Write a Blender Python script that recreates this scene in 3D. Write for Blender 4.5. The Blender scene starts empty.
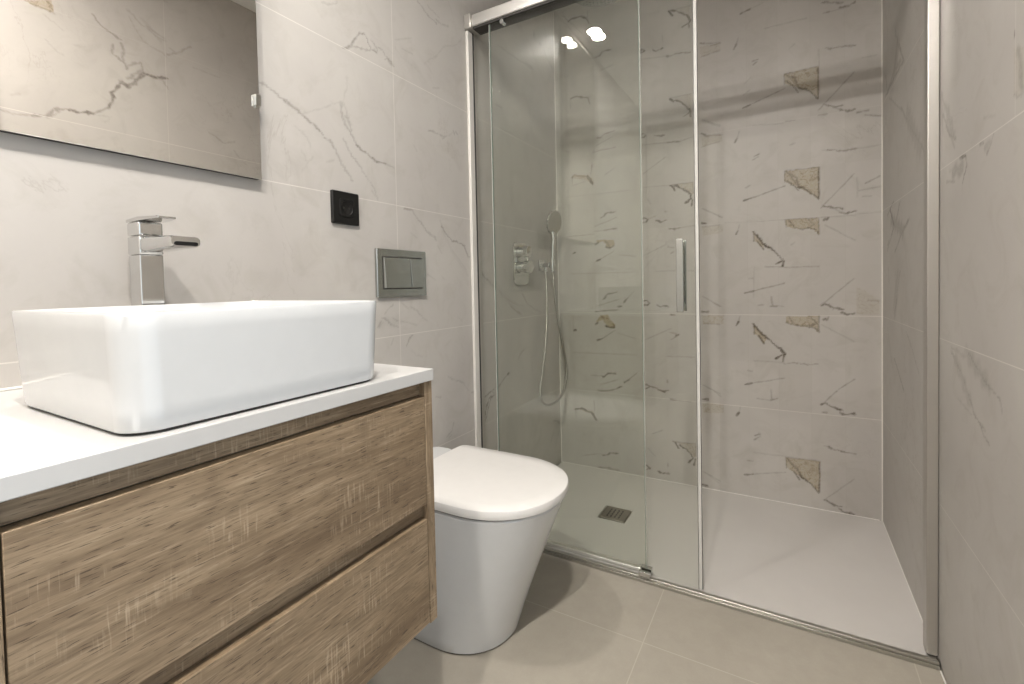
import bpy, bmesh, math, random
import numpy as np
from mathutils import Vector, Matrix
PI = math.pi
SC = bpy.context.scene
COL = SC.collection

# ---------------------------------------------------------------- camera
# metres: left wall x=0, shower screen y=0, floor z=0
YAW, PITCH, ROLL = -0.50939, -0.02551, -0.02019
FPX = 464.5513
CAM = Vector((1.04112, -1.45676, 0.94732))
fw = Vector((math.sin(YAW)*math.cos(PITCH), math.cos(YAW)*math.cos(PITCH), math.sin(PITCH)))
rt = Vector((math.cos(YAW), -math.sin(YAW), 0))
up = rt.cross(fw)
rt2 = rt*math.cos(ROLL) + up*math.sin(ROLL)
up2 = -rt*math.sin(ROLL) + up*math.cos(ROLL)
cam = bpy.data.cameras.new('camera')
cam.sensor_width = 36.0
cam.lens = FPX/1024*36
cam.shift_x = -15.0/1024
cam.shift_y = -45.227/1024
cam.clip_start = 0.02
cam_o = bpy.data.objects.new('camera', cam)
m = Matrix((rt2, up2, -fw)).transposed().to_4x4(); m.translation = CAM
cam_o.matrix_world = m
COL.objects.link(cam_o)
SC.camera = cam_o

# ---------------------------------------------------------------- light set-up
SC.view_settings.view_transform = 'Standard'
SC.view_settings.look = 'None'
SC.view_settings.gamma = 1.0
SC.view_settings.use_curve_mapping = False
SC.view_settings.exposure = 0.33
LAMP_POWER = 1060.0      # radiance of a ceiling downlight lens
DAY = 1.35              # daylight that enters by the doorway
w = bpy.data.worlds.new('world'); SC.world = w; w.use_nodes = True
bg = w.node_tree.nodes['Background']
bg.inputs[0].default_value = (0.83, 0.92, 1.0, 1)
bg.inputs[1].default_value = DAY
SC.cycles.max_bounces = 12
SC.cycles.diffuse_bounces = 10
SC.cycles.glossy_bounces = 8
SC.cycles.transparent_max_bounces = 24
SC.cycles.transmission_bounces = 8
SC.cycles.caustics_reflective = False
SC.cycles.caustics_refractive = False
SC.cycles.sample_clamp_indirect = 40.0

W, D, H = 1.361, 0.746, 2.366
YF = -2.60             # wall behind the camera
VX = 0.4919            # vanity front
TZ = 0.802             # worktop height
DOOR = (-1.95, -1.00, 2.05)   # doorway in the right wall beside the camera: y0, y1, height
portal = bpy.data.lights.new('doorway_daylight', 'AREA')
portal.shape = 'RECTANGLE'; portal.size = DOOR[1]-DOOR[0]; portal.size_y = DOOR[2]
portal.cycles.is_portal = True
po = bpy.data.objects.new('doorway_daylight', portal)
po.location = (W+0.10, (DOOR[0]+DOOR[1])/2, DOOR[2]/2)
po.rotation_euler = (PI/2, 0, PI/2)       # looks towards -x
COL.objects.link(po)

# ---------------------------------------------------------------- helpers
def link(name, me, mat=None, parent=None):
    o = bpy.data.objects.new(name, me); COL.objects.link(o)
    if mat is not None:
        for mm in (mat if isinstance(mat, (list, tuple)) else [mat]): me.materials.append(mm)
    if parent is not None: o.parent = parent
    return o
def smooth(me, deg=35):
    for p_ in me.polygons: p_.use_smooth = True
    bm = bmesh.new(); bm.from_mesh(me)
    for e in bm.edges:
        if len(e.link_faces) == 2 and e.calc_face_angle(0) > math.radians(deg): e.smooth = False
    bm.to_mesh(me); bm.free()
def obj(name, bm, mat=None, parent=None, sm=True, bevel=0, seg=3):
    bmesh.ops.recalc_face_normals(bm, faces=bm.faces[:])
    me = bpy.data.meshes.new(name); bm.to_mesh(me); bm.free()
    o = link(name, me, mat, parent)
    if bevel:
        md = o.modifiers.new('bevel', 'BEVEL'); md.width = bevel; md.segments = seg; md.limit_method = 'ANGLE'
        md.angle_limit = math.radians(40); md.harden_normals = False
    if sm: smooth(me)
    return o
def empty(name, loc, label=None, cat=None, group=None):
    o = bpy.data.objects.new(name, None); o.location = loc; o.empty_display_size = 0.05
    COL.objects.link(o)
    if label: tag(o, label, cat, group)
    return o
def tag(o, label, cat, group=None, kind=None):
    o['label'] = label; o['category'] = cat
    if group: o['group'] = group
    if kind: o['kind'] = kind
    return o
def box(bm, a, b, mi=0):
    x0, y0, z0 = a; x1, y1, z1 = b
    v = [bm.verts.new(c) for c in ((x0,y0,z0),(x1,y0,z0),(x1,y1,z0),(x0,y1,z0),(x0,y0,z1),(x1,y0,z1),(x1,y1,z1),(x0,y1,z1))]
    for f in ((0,3,2,1),(4,5,6,7),(0,1,5,4),(1,2,6,5),(2,3,7,6),(3,0,4,7)):
        fc = bm.faces.new([v[i] for i in f]); fc.material_index = mi
    return v
def bx(name, a, b, mat, parent=None, bevel=0, seg=3, org=(0,0,0)):
    bm = bmesh.new(); box(bm, [p_-q for p_, q in zip(a, org)], [p_-q for p_, q in zip(b, org)])
    return obj(name, bm, mat, parent, bevel=bevel, seg=seg)
def loft(bm, rings, cap0=True, cap1=True, mi=0, closed=False):
    R = [[bm.verts.new(c) for c in r] for r in rings]
    n = len(R[0])
    pairs = list(zip(R, R[1:])) + ([(R[-1], R[0])] if closed else [])
    for a, b in pairs:
        for i in range(n):
            f = bm.faces.new((a[i], a[(i+1) % n], b[(i+1) % n], b[i])); f.material_index = mi
    if cap0 and not closed: bm.faces.new(R[0][::-1])
    if cap1 and not closed: bm.faces.new(R[-1])
    return R
def tube(bm, pts, r, n=14, cap=True):
    pts = [Vector(p_) for p_ in pts]
    rs = r if isinstance(r, (list, tuple)) else [r]*len(pts)
    t0 = (pts[1]-pts[0]).normalized()
    nrm = t0.orthogonal().normalized(); rings = []
    for i, p_ in enumerate(pts):
        if i == 0: t = t0
        elif i == len(pts)-1: t = (pts[-1]-pts[-2]).normalized()
        else: t = ((pts[i]-pts[i-1]).normalized()+(pts[i+1]-pts[i]).normalized()).normalized()
        nrm = (nrm - t*nrm.dot(t)).normalized(); bi = t.cross(nrm)
        rings.append([p_ + (nrm*math.cos(2*PI*k/n)+bi*math.sin(2*PI*k/n))*rs[i] for k in range(n)])
    loft(bm, rings, cap, cap)
def cyl(bm, a, b, r, n=32, r2=None):
    tube(bm, [a, b], [r, r if r2 is None else r2], n)
def catmull(P, n=8):
    P = [Vector(p_) for p_ in P]; Q = [P[0]*2-P[1]] + P + [P[-1]*2-P[-2]]; out = []
    for i in range(1, len(Q)-2):
        a, b, c, d = Q[i-1:i+3]
        for k in range(n):
            t = k/n
            out.append(0.5*((2*b)+(-a+c)*t+(2*a-5*b+4*c-d)*t*t+(-a+3*b-3*c+d)*t**3))
    out.append(P[-1]); return out
def rrect(x0, x1, y0, y1, r, z, n=8):
    out = []
    for cx, cy, a0 in ((x1-r, y1-r, 0), (x0+r, y1-r, 90), (x0+r, y0+r, 180), (x1-r, y0+r, 270)):
        for k in range(n+1):
            a = math.radians(a0+90*k/n); out.append(Vector((cx+r*math.cos(a), cy+r*math.sin(a), z)))
    return out

# ---------------------------------------------------------------- materials
def mat(name):
    m_ = bpy.data.materials.new(name); m_.use_nodes = True
    nt = m_.node_tree; b = nt.nodes['Principled BSDF']
    return m_, nt, b
def N(nt, typ, **kw):
    n = nt.nodes.new(typ)
    for k, v in kw.items():
        if isinstance(k, str) and hasattr(n, k): setattr(n, k, v)
    return n
def setin(n, **kw):
    for k, v in kw.items(): n.inputs[k].default_value = v
def mth(nt, op, a, b=None, clamp=False):
    n = nt.nodes.new('ShaderNodeMath'); n.operation = op; n.use_clamp = clamp
    for i, v in enumerate((a, b)):
        if v is None: continue
        if isinstance(v, (int, float)): n.inputs[i].default_value = v
        else: nt.links.new(v, n.inputs[i])
    return n.outputs[0]
def mixc(nt, fac, a, b, blend='MIX'):
    n = nt.nodes.new('ShaderNodeMix'); n.data_type = 'RGBA'; n.blend_type = blend
    for i, v in ((0, fac), (6, a), (7, b)):
        if isinstance(v, (int, float)): n.inputs[i].default_value = v
        elif isinstance(v, tuple): n.inputs[i].default_value = (*v, 1) if len(v) == 3 else v
        else: nt.links.new(v, n.inputs[i])
    return n.outputs[2]
def ramp(nt, fac, stops):
    n = nt.nodes.new('ShaderNodeValToRGB'); cr = n.color_ramp
    while len(cr.elements) < len(stops): cr.elements.new(0.5)
    for e, (p_, c) in zip(cr.elements, stops):
        e.position = p_; e.color = (*c, 1) if isinstance(c, tuple) else (c, c, c, 1)
    nt.links.new(fac, n.inputs[0]); return n.outputs[0]
def noise(nt, vec, scale, detail=4, rough=0.55, dist=0):
    n = nt.nodes.new('ShaderNodeTexNoise'); setin(n, Scale=scale, Detail=detail, Roughness=rough, Distortion=dist)
    if vec is not None: nt.links.new(vec, n.inputs['Vector'])
    return n.outputs['Fac']
def coords(nt, scale=(1,1,1), loc=(0,0,0)):
    tc = nt.nodes.new('ShaderNodeTexCoord'); mp = nt.nodes.new('ShaderNodeMapping')
    nt.links.new(tc.outputs['Object'], mp.inputs['Vector'])
    mp.inputs['Scale'].default_value = scale; mp.inputs['Location'].default_value = loc
    return mp.outputs[0]
def bump(nt, b, h, strength=0.2, dist=0.001):
    n = nt.nodes.new('ShaderNodeBump'); setin(n, Strength=strength, Distance=dist)
    nt.links.new(h, n.inputs['Height']); nt.links.new(n.outputs[0], b.inputs['Normal'])
def plain(name, col, rough=0.5, metal=0.0, spec=0.5, coat=0.0):
    m_, nt, b = mat(name)
    v = noise(nt, coords(nt), 35, 3)
    c = mixc(nt, v, tuple(x*0.97 for x in col), tuple(min(1, x*1.03) for x in col))
    nt.links.new(c, b.inputs['Base Color'])
    setin(b, Roughness=rough, Metallic=metal); b.inputs['Specular IOR Level'].default_value = spec
    b.inputs['Coat Weight'].default_value = coat; b.inputs['Coat Roughness'].default_value = 0.04
    return m_

def joint_mask(nt, comp, lines, half):
    """1 on any of the given joint positions along one coordinate"""
    tot = None
    for c in lines:
        d = mth(nt, 'ABSOLUTE', mth(nt, 'SUBTRACT', comp, c))
        s_ = mth(nt, 'SUBTRACT', 1.0, mth(nt, 'DIVIDE', d, half), True)
        s_ = mth(nt, 'MULTIPLY', s_, 1.6, True)
        tot = s_ if tot is None else mth(nt, 'MAXIMUM', tot, s_)
    return tot
TILE_A, TILE_B = (0.448, 0.424, 0.400), (0.525, 0.504, 0.474)
def tile_mat(name, axis, vjoints, hjoints, half=0.0015, joint_strength=0.62):
    """marble-look wall tile; vein and ochre come from the mesh attributes"""
    m_, nt, b = mat(name)
    tc = nt.nodes.new('ShaderNodeTexCoord'); sx = nt.nodes.new('ShaderNodeSeparateXYZ')
    nt.links.new(tc.outputs['Object'], sx.inputs[0])
    u = sx.outputs[axis]; z = sx.outputs[2]
    P = tc.outputs['Object']
    big = noise(nt, P, 2.2, 4, 0.55, 0.4)
    fine = noise(nt, P, 90, 3, 0.6)
    cloud = noise(nt, P, 9, 6, 0.62, 1.2)
    base = mixc(nt, ramp(nt, big, [(0.3, 0.0), (0.7, 1.0)]), TILE_A, TILE_B)
    base = mixc(nt, mth(nt, 'MULTIPLY', ramp(nt, cloud, [(0.50, 0.0), (0.74, 1.0)]), 0.34), base, (0.34, 0.31, 0.27))
    base = mixc(nt, mth(nt, 'MULTIPLY', fine, 0.10), base, (0.36, 0.33, 0.30))
    # faint hairline veins everywhere
    if name == 'tile_back':      # the little printed squares differ slightly in tone
        fx = mth(nt, 'FLOOR', mth(nt, 'DIVIDE', mth(nt, 'SUBTRACT', u, 0.089), 0.1155)); fz = mth(nt, 'FLOOR', mth(nt, 'DIVIDE', z, 0.1997))
        cb = nt.nodes.new('ShaderNodeCombineXYZ'); nt.links.new(fx, cb.inputs[0]); nt.links.new(fz, cb.inputs[1])
        wn = nt.nodes.new('ShaderNodeTexWhiteNoise'); wn.noise_dimensions = '2D'; nt.links.new(cb.outputs[0], wn.inputs['Vector'])
        base = mixc(nt, mth(nt, 'MULTIPLY', wn.outputs['Value'], 0.16), base, (0.36, 0.33, 0.29))
        cj = joint_mask(nt, u, [0.0892+0.1155*i for i in range(11)], 0.0016)
        base = mixc(nt, mth(nt, 'MULTIPLY', cj, 0.10), base, (0.30, 0.26, 0.22))
    hair = noise(nt, P, 1.9, 8, 0.62, 1.0)
    hm = mth(nt, 'SUBTRACT', 1.0, mth(nt, 'DIVIDE', mth(nt, 'ABSOLUTE', mth(nt, 'SUBTRACT', hair, 0.5)), 0.006), True)
    gate = ramp(nt, noise(nt, P, 1.6, 2, 0.5), [(0.50, 0.0), (0.66, 1.0)])
    base = mixc(nt, mth(nt, 'MULTIPLY', mth(nt, 'MULTIPLY', hm, gate), 0.30), base, (0.27, 0.23, 0.20))
    at = nt.nodes.new('ShaderNodeAttribute'); at.attribute_name = 'vein'
    ao = nt.nodes.new('ShaderNodeAttribute'); ao.attribute_name = 'ochre'
    grain = noise(nt, P, 120, 3, 0.6)
    oc = mth(nt, 'MULTIPLY', ao.outputs['Fac'], ramp(nt, grain, [(0.25, 0.55), (0.75, 1.0)]), True)
    base = mixc(nt, mth(nt, 'MULTIPLY', oc, 0.95), base, (0.335, 0.272, 0.160))
    ocd = mth(nt, 'MULTIPLY', ao.outputs['Fac'], ramp(nt, noise(nt, P, 55, 5, 0.7, 1.5), [(0.50, 0.0), (0.62, 0.8)]), True)
    base = mixc(nt, ocd, base, (0.19, 0.14, 0.075))
    ve = mth(nt, 'MULTIPLY', at.outputs['Fac'], ramp(nt, grain, [(0.30, 0.55), (0.60, 1.0)]), True)
    base = mixc(nt, ve, base, (0.080, 0.062, 0.042))
    jm = joint_mask(nt, z, hjoints, half)
    jm = mth(nt, 'MAXIMUM', jm, mth(nt, 'MULTIPLY', joint_mask(nt, z, [1.998], half), 0.25))
    if name == 'tile_back': jm = mth(nt, 'MULTIPLY', jm, mth(nt, 'ADD', 0.35, mth(nt, 'LESS_THAN', z, 0.9)))
    if axis == 1 and name == 'tile_left':
        jm = mth(nt, 'MAXIMUM', jm, mth(nt, 'MULTIPLY', joint_mask(nt, z, [0.844], half), mth(nt, 'LESS_THAN', u, -1.0)))
    if vjoints:
        vm = joint_mask(nt, u, vjoints, half)
        if name == 'tile_right': vm = mth(nt, 'MULTIPLY', mth(nt, 'MULTIPLY', vm, 0.6), mth(nt, 'GREATER_THAN', z, 1.199))
        jm = mth(nt, 'MAXIMUM', jm, vm)
    jn = mth(nt, 'MULTIPLY', mth(nt, 'MULTIPLY', jm, joint_strength), ramp(nt, noise(nt, P, 5.0, 2), [(0.3, 0.55), (0.6, 1.0)]))
    base = mixc(nt, jn, base, (0.72, 0.69, 0.64))
    nt.links.new(base, b.inputs['Base Color'])
    setin(b, Roughness=0.42); b.inputs['Specular IOR Level'].default_value = 0.33
    bump(nt, b, mth(nt, 'SUBTRACT', mth(nt, 'MULTIPLY', cloud, 0.15), mth(nt, 'MULTIPLY', jm, 0.5)), 0.10, 0.0012)
    return m_

def floor_mat():
    m_, nt, b = mat('floor_tile')
    tc = nt.nodes.new('ShaderNodeTexCoord'); sx = nt.nodes.new('ShaderNodeSeparateXYZ'); P = tc.outputs['Object']
    nt.links.new(P, sx.inputs[0])
    big = noise(nt, P, 2.5, 6, 0.6, 0.6); fine = noise(nt, P, 160, 3, 0.7); mid = noise(nt, P, 22, 6, 0.65)
    base = mixc(nt, ramp(nt, big, [(0.3, 0.0), (0.7, 1.0)]), (0.310, 0.283, 0.236), (0.385, 0.354, 0.298))
    base = mixc(nt, mth(nt, 'MULTIPLY', ramp(nt, mid, [(0.35, 0.0), (0.65, 1.0)]), 0.30), base, (0.27, 0.243, 0.20))
    base = mixc(nt, mth(nt, 'MULTIPLY', fine, 0.22), base, (0.45, 0.41, 0.36))
    spk = ramp(nt, noise(nt, P, 420, 1, 0.5), [(0.70, 0.0), (0.76, 1.0)])
    base = mixc(nt, mth(nt, 'MULTIPLY', spk, 0.25), base, (0.6, 0.56, 0.50))
    jm = mth(nt, 'MAXIMUM', joint_mask(nt, sx.outputs[0], [0.104, 0.7068, 1.3105], 0.0017),
             joint_mask(nt, sx.outputs[1], [-0.2695, -0.873, -1.476, -2.08], 0.0017))
    base = mixc(nt, mth(nt, 'MULTIPLY', jm, 0.38), base, (0.58, 0.53, 0.46))
    nt.links.new(base, b.inputs['Base Color'])
    setin(b, Roughness=0.42); b.inputs['Specular IOR Level'].default_value = 0.4
    bump(nt, b, mth(nt, 'SUBTRACT', mth(nt, 'MULTIPLY', mid, 0.3), jm), 0.15, 0.001)
    return m_

def wood_mat(name, along='Y', seed=0.0, shift=0.0):
    """greyish brown oak laminate with embossed grain and paler saw marks; grain runs along one axis"""
    m_, nt, b = mat(name)
    k = {'Y': (9.0, 1.0, 9.0), 'Z': (9.0, 9.0, 1.0)}[along]
    P = coords(nt, k, (seed, seed*0.7, seed*1.3))
    wob = nt.nodes.new('ShaderNodeTexNoise'); setin(wob, Scale=1.3, Detail=2, Roughness=0.5)
    nt.links.new(P, wob.inputs['Vector'])
    mv = nt.nodes.new('ShaderNodeVectorMath'); mv.operation = 'SCALE'; mv.inputs['Scale'].default_value = 0.55
    nt.links.new(wob.outputs['Color'], mv.inputs[0])
    ad = nt.nodes.new('ShaderNodeVectorMath'); ad.operation = 'ADD'
    nt.links.new(P, ad.inputs[0]); nt.links.new(mv.outputs[0], ad.inputs[1]); Q = ad.outputs[0]
    band = noise(nt, Q, 1.05, 3, 0.5)
    mid = noise(nt, Q, 5.0, 5, 0.6)
    k2 = {'Y': (95, 4.5, 95), 'Z': (95, 95, 4.5)}[along]
    P2 = coords(nt, k2, (seed, seed, seed)); fib = noise(nt, P2, 3.2, 4, 0.65)
    k3 = {'Y': (150, 12.0, 150), 'Z': (150, 150, 12.0)}[along]
    pore = noise(nt, coords(nt, k3, (seed+3, seed, seed)), 4.0, 2, 0.5)
    c = ramp(nt, band, [(0.32, (0.134, 0.090, 0.054)), (0.41, (0.207, 0.147, 0.090)), (0.52, (0.284, 0.211, 0.136)), (0.60, (0.230, 0.166, 0.104)), (0.70, (0.157, 0.109, 0.067))])
    c = mixc(nt, ramp(nt, mid, [(0.40, 0.34), (0.54, 0.0)]), c, (0.115, 0.078, 0.046))
    fg = noise(nt, coords(nt, {'Y': (3, 1.6, 9), 'Z': (3, 9, 1.6)}[along], (seed*1.7, seed, seed)), 1.0, 2, 0.45, 0.3)
    ct = mth(nt, 'PINGPONG', mth(nt, 'MULTIPLY', fg, 34.0), 1.0)
    c = mixc(nt, mth(nt, 'MULTIPLY', ramp(nt, ct, [(0.0, 1.0), (0.45, 0.0)]), 0.36), c, (0.130, 0.090, 0.055))
    c = mixc(nt, ramp(nt, fib, [(0.38, 0.48), (0.52, 0.0)]), c, (0.120, 0.083, 0.051))
    c = mixc(nt, ramp(nt, fib, [(0.56, 0.0), (0.68, 0.32)]), c, (0.46, 0.37, 0.26))
    c = mixc(nt, ramp(nt, pore, [(0.61, 0.0), (0.67, 0.75)]), c, (0.060, 0.040, 0.025))
    # saw marks: short paler strokes across the grain
    k4 = {'Y': (30, 330, 26), 'Z': (30, 26, 330)}[along]
    saw = noise(nt, coords(nt, k4, (seed, seed, 0)), 1.0, 2, 0.5)
    k5 = {'Y': (4, 6.0, 17), 'Z': (4, 17, 6.0)}[along]
    gate = noise(nt, coords(nt, k5, (seed*2, 1.7+seed, 0.4)), 1.0, 3, 0.6)
    sm_ = mth(nt, 'MULTIPLY', ramp(nt, saw, [(0.54, 0.0), (0.66, 1.0)]), ramp(nt, gate, [(0.52, 0.0), (0.66, 1.0)]))
    c = mixc(nt, mth(nt, 'MULTIPLY', sm_, 0.46), c, (0.50, 0.40, 0.285))
    nt.links.new(c, b.inputs['Base Color'])
    setin(b, Roughness=0.55); b.inputs['Specular IOR Level'].default_value = 0.3
    bump(nt, b, mth(nt, 'SUBTRACT', fib, mth(nt, 'MULTIPLY', ramp(nt, pore, [(0.66, 0.0), (0.72, 1.0)]), 0.8)), 0.35, 0.0008)
    return m_

def glass_mat():
    """thin clear pane: Fresnel mirror over a faintly green see-through body"""
    m_, nt, b = mat('shower_glass')
    nt.nodes.remove(b); out = [n for n in nt.nodes if n.type == 'OUTPUT_MATERIAL'][0]
    geo = nt.nodes.new('ShaderNodeNewGeometry')
    ior = mth(nt, 'ADD', 1.40, mth(nt, 'MULTIPLY', geo.outputs['Backfacing'], 1/1.40-1.40))
    fr = nt.nodes.new('ShaderNodeFresnel'); nt.links.new(ior, fr.inputs['IOR'])
    tr = nt.nodes.new('ShaderNodeBsdfTransparent'); tr.inputs[0].default_value = (0.968, 0.976, 0.962, 1)
    gl = nt.nodes.new('ShaderNodeBsdfAnisotropic'); gl.inputs['Roughness'].default_value = 0.0
    gl.inputs['Color'].default_value = (1, 1, 1, 1)
    mx = nt.nodes.new('ShaderNodeMixShader')
    nt.links.new(fr.outputs[0], mx.inputs[0]); nt.links.new(tr.outputs[0], mx.inputs[1]); nt.links.new(gl.outputs[0], mx.inputs[2])
    nt.links.new(mx.outputs[0], out.inputs['Surface'])
    return m_
def seal_mat():
    m_, nt, b = mat('clear_seal')
    setin(b, Roughness=0.25); b.inputs['Base Color'].default_value = (0.75, 0.74, 0.70, 1)
    nt.links.new(ramp(nt, noise(nt, coords(nt), 60), [(0.0, (0.66, 0.65, 0.62)), (1.0, (0.78, 0.77, 0.74))]), b.inputs['Base Color'])
    b.inputs['Transmission Weight'].default_value = 0.0; b.inputs['Alpha'].default_value = 0.55
    return m_
def brushed(name, col, rough=0.3):
    m_, nt, b = mat(name)
    v = noise(nt, coords(nt, (3, 3, 260)), 1.5, 3)
    nt.links.new(mixc(nt, v, tuple(x*0.9 for x in col), tuple(min(1, x*1.08) for x in col)), b.inputs['Base Color'])
    setin(b, Roughness=rough, Metallic=1.0)
    nt.links.new(ramp(nt, v, [(0.0, rough*0.8), (1.0, rough*1.2)]), b.inputs['Roughness'])
    return m_
def emit(name, col, strength):
    m_, nt, b = mat(name)
    b.inputs['Emission Color'].default_value = (*col, 1); b.inputs['Emission Strength'].default_value = strength
    b.inputs['Base Color'].default_value = (0.9, 0.9, 0.9, 1)
    return m_

HJ = [0.401, 0.800, 1.199, 1.598]
M_LEFT = tile_mat('tile_left', 1, [-0.400, -1.605, 0.800], HJ)
M_RIGHT = tile_mat('tile_right', 1, [-0.422, -1.62], HJ)
M_BACK = tile_mat('tile_back', 0, [0.0, W], HJ, 0.0016, 0.45)
M_FLOOR = floor_mat()
M_CEIL = plain('ceiling_paint', (0.87, 0.865, 0.85), 0.8)
M_PAINT = plain('plaster_paint', (0.66, 0.64, 0.61), 0.7)
M_CERAMIC = plain('white_ceramic', (0.575, 0.58, 0.58), 0.07, 0, 0.5, 0.3)
M_LID = plain('white_plastic', (0.68, 0.665, 0.645), 0.22, 0, 0.5)
M_TOP = plain('white_worktop', (0.48, 0.473, 0.462), 0.30, 0, 0.5)
M_TRAY = plain('tray_resin', (0.60, 0.57, 0.54), 0.45, 0, 0.4)
M_CHROME = plain('chrome', (0.68, 0.68, 0.67), 0.06, 1.0)
M_ALU = plain('polished_aluminium', (0.90, 0.885, 0.86), 0.28, 1.0)
M_PROF = plain('satin_aluminium', (0.47, 0.45, 0.42), 0.38, 0.75)
M_PALE = plain('pale_profile', (0.68, 0.66, 0.62), 0.38, 0.15)
M_STEEL = brushed('brushed_steel', (0.50, 0.49, 0.45), 0.30)
M_STEEL_D = brushed('brushed_drain', (0.34, 0.31, 0.27), 0.38)
M_SATIN = plain('satin_chrome', (0.47, 0.48, 0.46), 0.26, 1.0)
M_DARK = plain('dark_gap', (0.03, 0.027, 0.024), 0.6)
M_BLACK = plain('black_plastic', (0.008, 0.0075, 0.007), 0.45, 0, 0.3)
M_SILI = plain('silicone', (0.74, 0.72, 0.68), 0.4)
M_GLASS = glass_mat()
M_EDGE = plain('glass_edge', (0.20, 0.25, 0.22), 0.15, 0, 0.6)
M_SEAL = seal_mat()
M_MIRROR = plain('silvered_mirror', (0.89, 0.875, 0.845), 0.0, 1.0)
M_WOOD = wood_mat('oak_laminate', 'Y', 1.0)
M_WOODB = wood_mat('oak_laminate_lower', 'Y', 5.3)
M_WOODC = wood_mat('oak_laminate_rail', 'Y', 9.1)
M_WOODV = wood_mat('oak_laminate_upright', 'Z', 2.0)
M_LAMP = emit('downlight_lens', (1.0, 0.948, 0.885), LAMP_POWER*0.80)
M_FILL = emit('fill_light_lens', (1.0, 0.948, 0.885), LAMP_POWER*1.65)  # stronger lens for the two unseen fill lights added to brighten the room
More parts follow.
